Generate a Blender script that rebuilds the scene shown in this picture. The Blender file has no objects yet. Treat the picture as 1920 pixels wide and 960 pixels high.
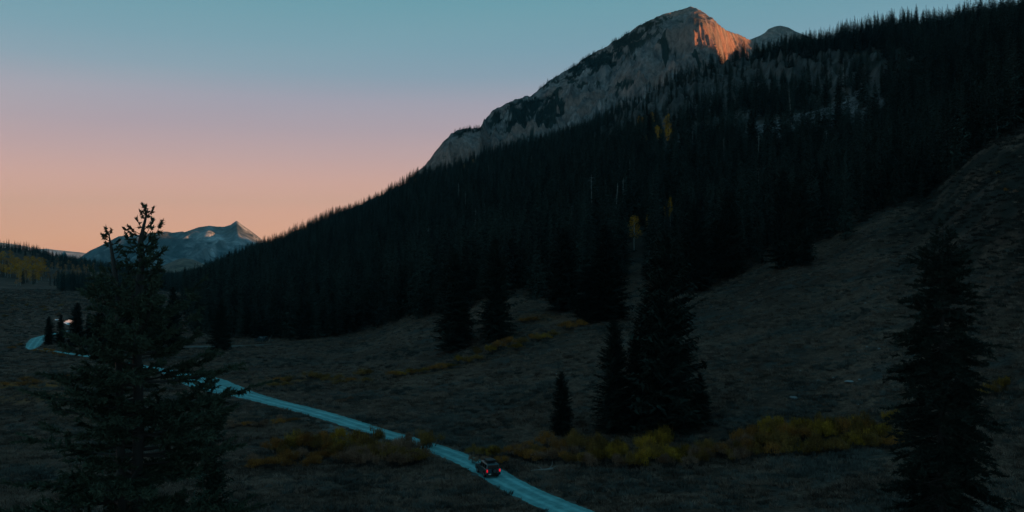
import bpy, math, random
import numpy as np
from math import radians as R, sin, cos, pi, tan, atan

rng = np.random.default_rng(7)
random.seed(7)
scn = bpy.context.scene
col = scn.collection

# ------------------------------------------------------------------ camera
F = 1663.0            # focal length in pixels of the 1920 px wide photograph
H = 27.0              # drone height above the gravel road
HV = 500.0            # pixel row of the horizon
PITCH = atan((HV - 480.0) / F)
cam = bpy.data.cameras.new('camera')
cam_o = bpy.data.objects.new('camera', cam); col.objects.link(cam_o)
cam.sensor_width = 36.0; cam.lens = 36.0 * F / 1920.0
cam.clip_start = 0.5; cam.clip_end = 90000.0
cam_o.location = (0, 0, H); cam_o.rotation_euler = (R(90) + PITCH, 0, 0)
scn.camera = cam_o

# ------------------------------------------------------------------ light
SUN_EL, SUN_AZ = R(4.0), R(104.0)      # azimuth clockwise from the view direction (+Y)
sun_dir = (cos(SUN_EL) * sin(SUN_AZ), cos(SUN_EL) * cos(SUN_AZ), sin(SUN_EL))
world = bpy.data.worlds.new('World'); scn.world = world; world.use_nodes = True
nt = world.node_tree; nt.nodes.clear()
out = nt.nodes.new('ShaderNodeOutputWorld')
bg = nt.nodes.new('ShaderNodeBackground'); bg.inputs[1].default_value = 0.62
bg2 = nt.nodes.new('ShaderNodeBackground'); bg2.inputs[1].default_value = 0.05
add = nt.nodes.new('ShaderNodeAddShader')
sky = nt.nodes.new('ShaderNodeTexSky'); sky.sky_type = 'NISHITA'; sky.sun_disc = False
sky.sun_elevation = SUN_EL; sky.sun_rotation = SUN_AZ; sky.altitude = 2800
sky.dust_density = 1.0
tc = nt.nodes.new('ShaderNodeTexCoord'); sep = nt.nodes.new('ShaderNodeSeparateXYZ')
ramp = nt.nodes.new('ShaderNodeValToRGB')
def lin(c): 
    return tuple(((x/255.0)/12.92 if x/255.0 <= 0.04045 else ((x/255.0+0.055)/1.055)**2.4) for x in c)
SKY = [(0.0, (280,192,146)), (0.028,(276,195,154)), (0.060,(264,190,164)), (0.092,(240,182,170)),
       (0.120,(213,174,175)), (0.150,(188,167,178)), (0.180,(170,165,181)), (0.21,(140,162,180)),
       (0.24,(122,159,177)), (0.288,(102,154,170)), (0.42,(74,124,142)), (0.7,(58,104,122)), (1.0,(54,94,112))]
# the glow of the belt lies over the far end of the valley; the sky behind the viewer is plain dusk teal
COOL = [(0.0, (92,122,138)), (0.15,(88,124,142)), (0.288,(84,126,144)), (0.42,(72,118,136)), (0.7,(58,104,122)), (1.0,(54,94,112))]
# keep all stops inside 0..1 with a square-root spread
els = ramp.color_ramp.elements
while len(els) > 1: els.remove(els[-1])
for i, (p, c) in enumerate(SKY):
    e = els[0] if i == 0 else els.new(math.sqrt(p))
    e.position = math.sqrt(p); e.color = (*lin(c), 1)
mx = nt.nodes.new('ShaderNodeMath'); mx.operation = 'MAXIMUM'; mx.inputs[1].default_value = 0.0
sq = nt.nodes.new('ShaderNodeMath'); sq.operation = 'SQRT'
L = nt.links.new
L(tc.outputs['Generated'], sep.inputs[0]); L(sep.outputs[2], mx.inputs[0]); L(mx.outputs[0], sq.inputs[0])
ramp2 = nt.nodes.new('ShaderNodeValToRGB'); els = ramp2.color_ramp.elements
while len(els) > 1: els.remove(els[-1])
for i, (p, c) in enumerate(COOL):
    e = els[0] if i == 0 else els.new(math.sqrt(p))
    e.position = math.sqrt(p); e.color = (*lin(c), 1)
dt = nt.nodes.new('ShaderNodeVectorMath'); dt.operation = 'DOT_PRODUCT'; dt.inputs[1].default_value = (-0.22, 0.97, 0.0)
fr = nt.nodes.new('ShaderNodeMapRange'); fr.interpolation_type = 'SMOOTHSTEP'; fr.inputs[1].default_value = 0.15; fr.inputs[2].default_value = 0.78
mixs = nt.nodes.new('ShaderNodeMix'); mixs.data_type = 'RGBA'
L(tc.outputs['Generated'], dt.inputs[0]); L(dt.outputs['Value'], fr.inputs[0]); L(fr.outputs[0], mixs.inputs[0])
L(sq.outputs[0], ramp.inputs[0]); L(sq.outputs[0], ramp2.inputs[0])
L(ramp2.outputs[0], mixs.inputs[6]); L(ramp.outputs[0], mixs.inputs[7]); L(mixs.outputs[2], bg.inputs[0])
L(sky.outputs[0], bg2.inputs[0]); L(bg.outputs[0], add.inputs[0]); L(bg2.outputs[0], add.inputs[1])
L(add.outputs[0], out.inputs[0])
bg2.inputs[1].default_value = 0.0025

sl = bpy.data.lights.new('sun', 'SUN'); sl.energy = 5.0; sl.angle = R(0.5); sl.color = (1.0, 0.40, 0.13)
so = bpy.data.objects.new('sun', sl); col.objects.link(so)
from mathutils import Vector, Matrix
so.rotation_euler = Vector(sun_dir).to_track_quat('Z', 'Y').to_euler()
so.location = (3000, -800, 1500)

scn.view_settings.view_transform = 'Standard'; scn.view_settings.look = 'None'
scn.view_settings.exposure = 0.8   # exposed for the dusk valley; scn.view_settings.gamma = 1.0
scn.cycles.max_bounces = 5; scn.cycles.diffuse_bounces = 2; scn.cycles.glossy_bounces = 2
scn.cycles.volume_bounces = 0; scn.cycles.transparent_max_bounces = 4
scn.cycles.use_denoising = True

# ------------------------------------------------------------------ helpers
def tag(o, label=None, cat=None, group=None, kind=None):
    if label: o['label'] = label
    if cat: o['category'] = cat
    if group: o['group'] = group
    if kind: o['kind'] = kind
    return o

def empty(name, loc, label, cat, group=None, rz=0):
    o = bpy.data.objects.new(name, None); col.objects.link(o)
    o.location = loc; o.rotation_euler.z = rz; o.empty_display_size = 0.5
    return tag(o, label, cat, group)

def link(name, me, parent=None):
    o = bpy.data.objects.new(name, me); col.objects.link(o)
    if parent is not None: o.parent = parent
    return o

def np_mesh(name, V, faces, mats, smooth=False, midx=None, attrs=None):
    """V (n,3); faces (m,k) int array of equal-sized polygons or a list of such arrays"""
    me = bpy.data.meshes.new(name)
    if not isinstance(faces, list): faces = [faces]
    faces = [f for f in faces if len(f)]
    loops = np.concatenate([f.ravel() for f in faces]).astype(np.int32)
    sizes = np.concatenate([np.full(len(f), f.shape[1], np.int32) for f in faces])
    starts = np.concatenate([[0], np.cumsum(sizes)[:-1]]).astype(np.int32)
    me.vertices.add(len(V)); me.vertices.foreach_set('co', np.asarray(V, np.float32).ravel())
    me.loops.add(len(loops)); me.loops.foreach_set('vertex_index', loops)
    me.polygons.add(len(sizes)); me.polygons.foreach_set('loop_start', starts)
    me.polygons.foreach_set('loop_total', sizes)
    if smooth: me.polygons.foreach_set('use_smooth', np.ones(len(sizes), bool))
    if midx is not None: me.polygons.foreach_set('material_index', np.asarray(midx, np.int32))
    for m in (mats if isinstance(mats, (list, tuple)) else [mats]): me.materials.append(m)
    me.update(calc_edges=True); me.validate()
    if attrs:
        for k, a in attrs.items():
            at = me.attributes.new(k, 'FLOAT', 'POINT'); at.data.foreach_set('value', np.asarray(a, np.float32).ravel())
    return me

def _hash(ix, iy, s):
    h = (ix * 374761393 + iy * 668265263 + s * 974634777) & 0xFFFFFFFF
    h = ((h ^ (h >> 13)) * 1274126177) & 0xFFFFFFFF
    h = (h ^ (h >> 16)) & 0xFFFFFFFF
    return h.astype(np.float64) / 4294967295.0
def perlin(x, y, s=0):
    x = np.asarray(x, float); y = np.asarray(y, float)
    ix = np.floor(x).astype(np.int64); iy = np.floor(y).astype(np.int64)
    fx = x - ix; fy = y - iy
    u = fx*fx*fx*(fx*(fx*6-15)+10); v = fy*fy*fy*(fy*(fy*6-15)+10)
    def g(a, b, dx, dy):
        t = _hash(a, b, s) * 2*np.pi
        return np.cos(t)*dx + np.sin(t)*dy
    n00 = g(ix, iy, fx, fy); n10 = g(ix+1, iy, fx-1, fy)
    n01 = g(ix, iy+1, fx, fy-1); n11 = g(ix+1, iy+1, fx-1, fy-1)
    return ((n00*(1-u)+n10*u)*(1-v) + (n01*(1-u)+n11*u)*v) * 1.5
def fbm(x, y, octv=4, s=0, gain=0.5):
    t = 0; a = 1
    for i in range(octv):
        t = t + a*perlin(x*2**i, y*2**i, s+i*17); a *= gain
    return t
def ridged(x, y, octv=5, s=0, gain=0.5):
    t = 0; a = 1; w = 1
    for i in range(octv):
        n = (1 - np.abs(perlin(x*2**i, y*2**i, s+i*31)))**2
        t = t + a*n*w; w = np.clip(n*1.4, 0, 1); a *= gain
    return t
def sstep(a, b, x):
    t = np.clip((x-a)/(b-a), 0, 1); return t*t*(3-2*t)

def zv(v, Y): return H - (v - HV) * Y / F        # height of pixel row v at depth Y
def xu(u, Y): return (u - 960.0) * Y / F
def px_of(X, Y, Z): return 960 + F*X/Y, HV - F*(Z-H)/Y

def in_poly(x, y, poly):
    x = np.asarray(x, float); y = np.asarray(y, float); r = np.zeros(x.shape, bool); n = len(poly)
    for i in range(n):
        x1, y1 = poly[i]; x2, y2 = poly[(i+1) % n]
        c = ((y1 > y) != (y2 > y)) & (x < (x2-x1)*(y-y1)/((y2-y1) + 1e-12) + x1)
        r ^= c
    return r

# ------------------------------------------------------------------ materials
def mat_new(name):
    m = bpy.data.materials.new(name); m.use_nodes = True
    t = m.node_tree; b = t.nodes['Principled BSDF']; return m, t, b
def simple(name, c, rough=0.8, metal=0.0, spec=0.3, emit=None, es=0.0, coat=0.0):
    m, t, b = mat_new(name)
    n = t.nodes.new('ShaderNodeTexNoise'); n.inputs['Scale'].default_value = 6; n.inputs['Detail'].default_value = 4
    mr = t.nodes.new('ShaderNodeMapRange'); mr.inputs[3].default_value = 0.8; mr.inputs[4].default_value = 1.15
    mm = t.nodes.new('ShaderNodeMix'); mm.data_type = 'RGBA'; mm.blend_type = 'MULTIPLY'; mm.inputs[0].default_value = 1
    mm.inputs[6].default_value = (*c, 1)
    t.links.new(n.outputs[0], mr.inputs[0]); t.links.new(mr.outputs[0], mm.inputs[7]); t.links.new(mm.outputs[2], b.inputs['Base Color'])
    b.inputs['Roughness'].default_value = rough; b.inputs['Metallic'].default_value = metal
    b.inputs['Specular IOR Level'].default_value = spec; b.inputs['Coat Weight'].default_value = coat
    if emit: b.inputs['Emission Color'].default_value = (*emit, 1); b.inputs['Emission Strength'].default_value = es
    return m
def foliage(name, c1, c2, scale=0.6, rough=0.85, trans=0.0):
    """needles or leaves: colour varies in clumps and from plant to plant"""
    m, t, b = mat_new(name); N = t.nodes.new; K = t.links.new
    g = N('ShaderNodeNewGeometry'); oi = N('ShaderNodeObjectInfo')
    n = N('ShaderNodeTexNoise'); n.inputs['Scale'].default_value = scale; n.inputs['Detail'].default_value = 3
    K(g.outputs['Position'], n.inputs['Vector'])
    a = N('ShaderNodeMath'); a.operation = 'MULTIPLY_ADD'; a.inputs[1].default_value = 0.45; a.inputs[2].default_value = -0.22
    K(oi.outputs['Random'], a.inputs[0])
    s = N('ShaderNodeMath'); s.operation = 'ADD'; K(n.outputs[0], s.inputs[0]); K(a.outputs[0], s.inputs[1])
    isl = N('ShaderNodeMath'); isl.operation = 'MULTIPLY_ADD'; isl.inputs[1].default_value = 0.35; isl.inputs[2].default_value = -0.17
    K(g.outputs['Random Per Island'], isl.inputs[0])
    s2 = N('ShaderNodeMath'); s2.operation = 'ADD'; K(s.outputs[0], s2.inputs[0]); K(isl.outputs[0], s2.inputs[1])
    r = N('ShaderNodeValToRGB'); r.color_ramp.elements[0].position = 0.3; r.color_ramp.elements[1].position = 0.72
    r.color_ramp.elements[0].color = (*c1, 1); r.color_ramp.elements[1].color = (*c2, 1)
    K(s2.outputs[0], r.inputs[0]); K(r.outputs[0], b.inputs['Base Color'])
    b.inputs['Roughness'].default_value = rough; b.inputs['Specular IOR Level'].default_value = 0.15
    return m

M = {}
M['needle_far'] = foliage('forest_needles', (0.006,0.011,0.009), (0.066,0.090,0.072), 0.09)
M['needle'] = foliage('spruce_needles', (0.008,0.013,0.010), (0.026,0.035,0.026))
M['needle_near'] = foliage('fir_needles', (0.022,0.036,0.024), (0.075,0.095,0.060), 1.5)
M['bark'] = simple('bark', (0.05,0.045,0.04), 0.95)
M['bark_pale'] = simple('aspen_bark', (0.42,0.38,0.34), 0.9)
M['wood_dead'] = simple('weathered_wood', (0.28,0.27,0.25), 0.9)
M['yellow'] = foliage('aspen_leaves', (0.50,0.20,0.012), (0.85,0.40,0.025))
M['willow_yellow'] = foliage('willow_yellow', (0.13,0.068,0.012), (0.50,0.265,0.030))
M['willow_olive'] = foliage('willow_olive', (0.14,0.070,0.018), (0.32,0.17,0.045))
M['willow_orange'] = foliage('willow_orange', (0.20,0.075,0.018), (0.44,0.18,0.040))
M['willow_grey'] = foliage('willow_twigs', (0.16,0.075,0.042), (0.36,0.20,0.13))
M['aspen_dull'] = foliage('aspen_dull', (0.30,0.13,0.05), (0.62,0.29,0.10))

def ground_mat():
    m, t, b = mat_new('meadow_ground'); N = t.nodes.new; K = t.links.new
    g = N('ShaderNodeNewGeometry')
    def noise(sc, det=5, rough=0.6, yk=None):
        n = N('ShaderNodeTexNoise'); n.inputs['Scale'].default_value = sc; n.inputs['Detail'].default_value = det
        n.inputs['Roughness'].default_value = rough
        if yk:
            mp = N('ShaderNodeMapping'); mp.inputs['Scale'].default_value = yk; K(g.outputs['Position'], mp.inputs[0]); K(mp.outputs[0], n.inputs['Vector'])
        else: K(g.outputs['Position'], n.inputs['Vector'])
        return n.outputs[0]
    def ramp2(fac, stops):
        r = N('ShaderNodeValToRGB'); e = r.color_ramp.elements
        for i, (p, c) in enumerate(stops):
            q = e[i] if i < 2 else e.new(p); q.position = p; q.color = (*c, 1)
        K(fac, r.inputs[0]); return r.outputs[0]
    def mix(fac, a, b_, mode='MIX'):
        x = N('ShaderNodeMix'); x.data_type = 'RGBA'; x.blend_type = mode
        if isinstance(fac, float): x.inputs[0].default_value = fac
        else: K(fac, x.inputs[0])
        K(a, x.inputs[6]) if not isinstance(a, tuple) else setattr(x.inputs[6], 'default_value', (*a, 1))
        K(b_, x.inputs[7]) if not isinstance(b_, tuple) else setattr(x.inputs[7], 'default_value', (*b_, 1))
        return x.outputs[2]
    # tall dry grass, patches of sage and bare soil
    big = ramp2(noise(0.035, 5, 0.6), [(0.35,(0.072,0.047,0.037)), (0.66,(0.185,0.122,0.094)), (0.52,(0.125,0.082,0.062))])
    mid = ramp2(noise(0.32, 6, 0.7), [(0.34,(0.45,0.45,0.45)), (0.68,(1.35,1.3,1.25))])
    fine = ramp2(noise(2.2, 5, 0.75), [(0.36,(0.42,0.44,0.42)), (0.66,(1.5,1.45,1.4))])
    c = mix(1.0, big, mid, 'MULTIPLY'); c = mix(1.0, c, fine, 'MULTIPLY')
    sage = ramp2(noise(0.09, 6, 0.65, (1.0, 2.2, 1.0)), [(0.52,(0,0,0)), (0.64,(1,1,1))])
    c = mix(sage, c, mix(1.0, (0.060,0.064,0.060), fine, 'MULTIPLY'))
    och = N('ShaderNodeAttribute'); och.attribute_name = 'ochre'
    oc = mix(1.0, (0.26,0.11,0.03), fine, 'MULTIPLY')
    c = mix(och.outputs['Fac'], c, oc)
    rock = N('ShaderNodeAttribute'); rock.attribute_name = 'rock'
    rn = ramp2(noise(0.09, 8, 0.7, (1.0, 1.0, 0.35)), [(0.36,(0.03,0.03,0.032)), (0.72,(0.30,0.28,0.28))])
    c = mix(rock.outputs['Fac'], c, rn)
    fl = N('ShaderNodeAttribute'); fl.attribute_name = 'forest_floor_and_shade'
    c = mix(fl.outputs['Fac'], c, (0.024,0.024,0.019))  # soil under the trees, plus the painted shade of the right hillside
    K(c, b.inputs['Base Color']); b.inputs['Roughness'].default_value = 0.95; b.inputs['Specular IOR Level'].default_value = 0.1
    bp = N('ShaderNodeBump'); bp.inputs['Strength'].default_value = 0.8; bp.inputs['Distance'].default_value = 0.35
    K(noise(1.4, 6, 0.75), bp.inputs['Height']); K(bp.outputs[0], b.inputs['Normal'])
    return m
def rock_mat(name, stops, sc=0.01, tan_=(0.2,0.13,0.1), bump=12.0, dark=(0.07,0.075,0.06), darklo=0.56):
    m, t, b = mat_new(name); N = t.nodes.new; K = t.links.new
    g = N('ShaderNodeNewGeometry')
    def noise(s, det, rough, k=(1,1,1)):
        mp = N('ShaderNodeMapping'); mp.inputs['Scale'].default_value = k; K(g.outputs['Position'], mp.inputs[0])
        n = N('ShaderNodeTexNoise'); n.inputs['Scale'].default_value = s; n.inputs['Detail'].default_value = det; n.inputs['Roughness'].default_value = rough
        K(mp.outputs[0], n.inputs['Vector']); return n.outputs[0]
    n1 = noise(sc, 9, 0.68, (1,1,0.6)); n2 = noise(sc*0.32, 6, 0.6, (1,1,1.6)); n3 = noise(sc*4, 6, 0.7, (1.0,1.0,0.5))
    r = N('ShaderNodeValToRGB'); e = r.color_ramp.elements
    for i, (p, c) in enumerate(stops):
        q = e[i] if i < 2 else e.new(p); q.position = p; q.color = (*c, 1)
    K(n1, r.inputs[0])
    r2 = N('ShaderNodeValToRGB'); r2.color_ramp.elements[0].position = 0.45; r2.color_ramp.elements[1].position = 0.58
    K(n2, r2.inputs[0])
    mx = N('ShaderNodeMix'); mx.data_type = 'RGBA'; K(r2.outputs[0], mx.inputs[0]); K(r.outputs[0], mx.inputs[6]); mx.inputs[7].default_value = (*tan_, 1)
    r3 = N('ShaderNodeValToRGB'); r3.color_ramp.elements[0].position = 0.3; r3.color_ramp.elements[1].position = 0.7
    r3.color_ramp.elements[0].color = (0.4,0.4,0.4,1); r3.color_ramp.elements[1].color = (1.5,1.5,1.5,1)
    K(n3, r3.inputs[0])
    m2 = N('ShaderNodeMix'); m2.data_type = 'RGBA'; m2.blend_type = 'MULTIPLY'; m2.inputs[0].default_value = 1
    K(mx.outputs[2], m2.inputs[6]); K(r3.outputs[0], m2.inputs[7])
    n4 = noise(sc*0.9, 8, 0.7, (1,1,2.2))
    r4 = N('ShaderNodeValToRGB'); r4.color_ramp.elements[0].position = darklo; r4.color_ramp.elements[1].position = darklo+0.06
    K(n4, r4.inputs[0])
    m3 = N('ShaderNodeMix'); m3.data_type = 'RGBA'; K(r4.outputs[0], m3.inputs[0]); K(m2.outputs[2], m3.inputs[6]); m3.inputs[7].default_value = (*dark, 1)
    at = N('ShaderNodeAttribute'); at.attribute_name = 'scrub'
    m4 = N('ShaderNodeMix'); m4.data_type = 'RGBA'; K(at.outputs['Fac'], m4.inputs[0]); K(m3.outputs[2], m4.inputs[6]); m4.inputs[7].default_value = (0.035,0.04,0.032,1)
    K(m4.outputs[2], b.inputs['Base Color'])
    b.inputs['Roughness'].default_value = 0.95; b.inputs['Specular IOR Level'].default_value = 0.1
    bp = N('ShaderNodeBump'); bp.inputs['Strength'].default_value = 1.0; bp.inputs['Distance'].default_value = bump
    K(n1, bp.inputs['Height']); K(bp.outputs[0], b.inputs['Normal'])
    return m
M['ground'] = ground_mat()
M['rock'] = rock_mat('mountain_rock', [(0.36,(0.12,0.122,0.128)), (0.66,(0.48,0.385,0.36)), (0.5,(0.26,0.225,0.218))], 0.016, (0.40,0.25,0.21), 26, darklo=0.62)
M['rock_far'] = rock_mat('far_mountain_rock', [(0.40,(0.09,0.14,0.16)), (0.60,(0.70,0.74,0.76)), (0.5,(0.34,0.38,0.40))], 0.0022, (0.10,0.12,0.13), 110, (0.05,0.07,0.08), 0.55)
M['hill_far'] = rock_mat('foothill_grass', [(0.36,(0.13,0.09,0.06)), (0.66,(0.34,0.24,0.17)), (0.5,(0.2,0.15,0.11))], 0.004, (0.2,0.15,0.11), 10, (0.04,0.045,0.035), 0.52)
M['snow_far'] = rock_mat('far_ridge', [(0.36,(0.3,0.28,0.3)), (0.66,(0.75,0.72,0.74)), (0.5,(0.5,0.47,0.5))], 0.0012, (0.4,0.36,0.38), 60, (0.2,0.2,0.22), 0.6)

# ------------------------------------------------------------------ ground sheet
# road centre line in plan: (x, y, half width)
ROAD = [(34,58,2.3),(22,76,2.3),(12,90,2.3),(5.6,99.5,2.25),(0.4,109,2.1),(-3.4,118,2.05),(-8.2,127,2.0),(-14.4,136,2.0),(-22.5,146,2.1),
        (-31,157.5,2.3),(-39.5,168,2.3),(-47.5,177,2.3),(-56,187,3.0),(-64.5,197,5.0),(-74,211,5.6),(-86,226,3.0),(-104,244,1.8),
        (-127,267,1.3),(-146,283,1.1),(-157,291,1.3),(-163.5,303,2.6),(-172,321,3.0),(-180,340,2.6),(-186,370,0.7),(-188,410,0.5)]
def spline(pts, n):
    P = np.array(pts, float); k = len(P); out_ = []
    for i in range(k-1):
        p0 = P[max(i-1,0)]; p1 = P[i]; p2 = P[i+1]; p3 = P[min(i+2,k-1)]
        for j in range(n):
            t = j/n
            out_.append(0.5*((2*p1)+(-p0+p2)*t+(2*p0-5*p1+4*p2-p3)*t*t+(-p0+3*p1-3*p2+p3)*t**3))
    out_.append(P[-1]); return np.array(out_)
road_c = spline(ROAD, 14)
TRACK = [(-104,262,2.5),(-107,290,3.5),(-110,298,4.2),(-104,300,4.5),(-98,300,4.0),(-93,303,2.5),(-90,308,1.2)]
track_c = spline([(-122,296,2.2),(-116,298,3.6),(-108,299,4.6),(-101,300,4.6),(-96,301,3.0),(-90,304,1.6),(-84,309,1.2)], 8)
def road_dist(X, Y):
    d = np.full(X.shape, 1e9)
    for c in (road_c[::4], track_c[::4]):
        for i in range(len(c)-1):
            ax, ay, aw = c[i]; bx, by, bw = c[i+1]; L2 = (bx-ax)**2+(by-ay)**2
            t = np.clip(((X-ax)*(bx-ax)+(Y-ay)*(by-ay))/L2, 0, 1)
            d = np.minimum(d, np.hypot(X-ax-t*(bx-ax), Y-ay-t*(by-ay)) - (aw+(bw-aw)*t))
    return d

COLS = {  # u: k1z, k2(Y,z), k3(Y,z), k4..k7 (Y,v)
 -700: (0,(150,0),(500,0),(1100,541),(1400,515),(1700,480),(2100,440)),
 0:    (0,(150,0),(500,0),(1100,541),(1350,522),(1700,490),(2100,466)),
 60:   (0,(150,0),(500,0),(1100,541),(1330,525),(1700,497),(2100,474)),
 110:  (0,(150,0),(500,0),(1100,541),(1330,530),(1700,508),(2100,489)),
 170:  (0,(150,0),(500,0),(1000,545),(1330,532),(1700,517),(2100,500)),
 240:  (0,(150,0),(500,0),(1000,545),(1300,534),(1700,524),(2100,514)),
 310:  (0,(150,0),(450,0),(900,550),(1200,540),(1600,532),(2000,526)),
 360:  (0,(150,0),(260,0),(360,625),(640,572),(1000,545),(1500,530)),
 430:  (0,(150,0),(250,0),(335,634),(600,562),(1000,520),(1500,500)),
 500:  (0,(150,0),(250,0),(330,636),(600,550),(1000,496),(1500,468)),
 640:  (0,(150,0),(250,0),(330,632),(600,520),(1000,448),(1500,405)),
 800:  (0,(150,0),(230,2.5),(300,597),(500,500),(900,396),(1450,332)),
 960:  (0,(140,0),(220,7),(285,552),(480,450),(850,345),(1350,288)),
 1100: (0.2,(135,0.5),(210,9),(282,545),(450,430),(800,310),(1300,252)),
 1300: (0.6,(128,1),(205,11),(278,545),(430,420),(740,246),(1250,148)),
 1500: (1.0,(130,2),(200,15),(275,475),(430,340),(700,190),(1150,88)),
 1700: (1.8,(125,4),(190,22),(265,402),(400,270),(600,140),(1000,62)),
 1900: (2.6,(120,6),(180,34),(250,255),(350,190),(550,92),(900,46)),
 2100: (4,(110,10),(170,45),(230,130),(350,80),(550,40),(900,0)),
 2700: (8,(100,25),(160,65),(220,0),(350,-50),(550,-80),(900,-120)),
}
cu = sorted(COLS)
def knots(c):
    k1z, k2, k3, *ks = COLS[c]
    pts = [(4, k1z*0.5), (80, k1z), k2, k3] + [(y, zv(v, y)) for y, v in ks]
    y7, z7 = pts[-1]
    pts += [(y7*1.3, z7 - 0.16*y7*0.3 if z7 > 60 else z7*0.9), (y7*2.2, min(z7*0.55, 120)), (9000, -20), (27000, -150)]
    return pts
KN = np.array([knots(c) for c in cu])         # (ncol, nk, 2)
U = np.concatenate([np.arange(-700,-100,16), np.arange(-100,2060,5.0), np.arange(2060,2700,16)])
Yg = [4.0]
while Yg[-1] < 26000: 
    y = Yg[-1]; Yg.append(y * (1.03 if y < 70 else (1.0085 if y < 420 else (1.014 if y < 2400 else 1.05))))
Yg = np.array(Yg)
def base_grid():
    Z = np.zeros((len(U), len(Yg)))
    for i, u in enumerate(U):
        j = np.searchsorted(cu, u, 'right')-1; j = min(max(j, 0), len(cu)-2)
        t = (u-cu[j])/(cu[j+1]-cu[j]); t = t*t*(3-2*t)*0.5 + t*0.5
        k = KN[j]*(1-t) + KN[j+1]*t
        Z[i] = np.interp(np.log(Yg), np.log(k[:,0]), k[:,1])
    for _ in range(14):   # soften the knots
        Z[:,1:-1] = 0.25*Z[:,:-2]+0.5*Z[:,1:-1]+0.25*Z[:,2:]
    for _ in range(10):
        Z[1:-1] = 0.25*Z[:-2]+0.5*Z[1:-1]+0.25*Z[2:]
    return Z
GZ = base_grid()
GU, GY = np.meshgrid(U, Yg, indexing='ij'); GX = xu(GU, GY)
GV = HV - F*(GZ-H)/GY
rd = road_dist(GX, GY)
edgeY = np.interp(U, cu, KN[:,4,0]); crestY = np.interp(U, cu, KN[:,7,0])
slope_amt = sstep(0.95, 1.6, GY/edgeY[:,None]) * sstep(300, 420, GU)
hill_amt = sstep(1.05, 1.5, GY/edgeY[:,None]) * (1-sstep(200, 380, GU))
n = 0.35*fbm(GX/14, GY/14, 4, 3) + 1.2*fbm(GX/60, GY/60, 3, 5)*sstep(150, 240, GY)*sstep(600, 900, GU)
n += (1.6*fbm(GX/24, GY/24, 4, 15)+0.8*(ridged(GX/40, GY/18, 3, 16)-1))*sstep(10, 28, GZ)*(1-slope_amt)*(GU > 900)
n += 0.16*fbm(GX/3.2, GY/3.2, 3, 9) * (GY < 420)
n += slope_amt * (9*fbm(GX/170, GY/170, 4, 21)) + hill_amt*14*fbm(GX/230, GY/230, 4, 25)
# dips of the creek bed that the willows follow
creek = [(960,862),(1050,872),(1200,882),(1330,872),(1450,856),(1600,846),(1700,838),(1760,835),(1900,800)]
def flat_hit(u, v):      # first guess on the near-flat ground
    Y = F*H/(v-HV); return xu(u, Y), Y
n *= sstep(0.5, 7, rd)
n *= 1 - 0.96*sstep(75, 45, np.hypot((GX+212), (GY-440)*0.8))     # level banks of the creek pools
GZ = GZ*sstep(-1, 9, rd) + n
cliff_poly = [(1150,228),(1230,170),(1330,140),(1400,118),(1500,108),(1600,98),(1700,96),(1740,120),(1700,160),(1640,182),(1560,186),(1470,182),(1400,192),(1330,215),(1260,252),(1190,262),(1100,290)]
talus_poly = [(1370,262),(1400,235),(1460,212),(1540,200),(1600,182),(1660,182),(1672,205),(1650,240),(1600,250),(1560,246),(1500,256),(1440,268)]
talus2_poly = [(1180,300),(1250,262),(1330,228),(1390,208),(1440,205),(1400,232),(1360,262),(1290,276),(1230,300)]
vy = GV
wu = GU + 14*fbm(GX/40, GY/40, 4, 41); wv = vy + 10*fbm(GX/30+9, GY/30, 4, 43)
cliff = in_poly(wu, wv, cliff_poly) & (GY > 400); talus = in_poly(wu, wv, talus_poly) & (GY > 380)
talus2 = in_poly(wu, wv, talus2_poly) & (GY > 380)
rock = (cliff*0.62 + talus*1.0 + talus2*0.55).clip(0, 1)
for _ in range(3):
    rock[1:-1,1:-1] = 0.5*rock[1:-1,1:-1] + 0.125*(rock[:-2,1:-1]+rock[2:,1:-1]+rock[1:-1,:-2]+rock[1:-1,2:])
# vertical ribs and buttresses on the cliff band
GZ = GZ + cliff * (14*(ridged(GX/34, GY/90, 4, 51)-0.9))
ochre_n = fbm(GX/22, GY/22, 4, 61)
def ell(cx, cy, rx, ry, k=0.0):
    return np.exp(-(((GU-cx)/rx)**2 + ((GV-cy-k*(GU-cx))/ry)**2))
och = 0.9*ell(40,722,120,16) + 0.5*ell(30,745,100,14) + 0.6*ell(500,790,90,10) + 0.5*ell(580,712,120,12) + 0.35*ell(160,780,120,10)
och += 0.35*ell(1010,595,40,8) + 0.5*ell(900,672,150,8,-0.28) + 0.3*ell(1600,330,160,20) + 0.3*ell(1300,250,120,20)
och = och*(0.6+1.2*ochre_n).clip(0, 1.4)
och = np.clip(och, 0, 1)
dim = 1.15*sstep(1570, 1800, GU-0.35*(GV-420))*sstep(640, 380, GV)*sstep(-0.6, 0.3, fbm(GX/12, GY/12, 4, 79))  # shade of the upper right hillside, painted into the ground colour
floor_and_shade = np.clip(slope_amt*1.4 + dim, 0, 1)*(1-rock)*(GU < 2700)*(1 - 0.75*sstep(0.0,0.5,fbm(GX/60,GY/60,3,77)))
floor_and_shade = np.maximum(floor_and_shade, np.clip(dim, 0, 1))
V = np.stack([GX, GY, GZ], -1).reshape(-1, 3)
def grid_faces(a, b):
    i = np.arange(a*b).reshape(a, b)
    return np.stack([i[:-1,:-1], i[1:,:-1], i[1:,1:], i[:-1,1:]], -1).reshape(-1, 4)
me = np_mesh('ground', V, grid_faces(len(U), len(Yg)), M['ground'], True, attrs={'rock': rock, 'ochre': och, 'forest_floor_and_shade': floor_and_shade})
ground = tag(link('ground', me), kind='structure')
LY = np.log(Yg)
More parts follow.
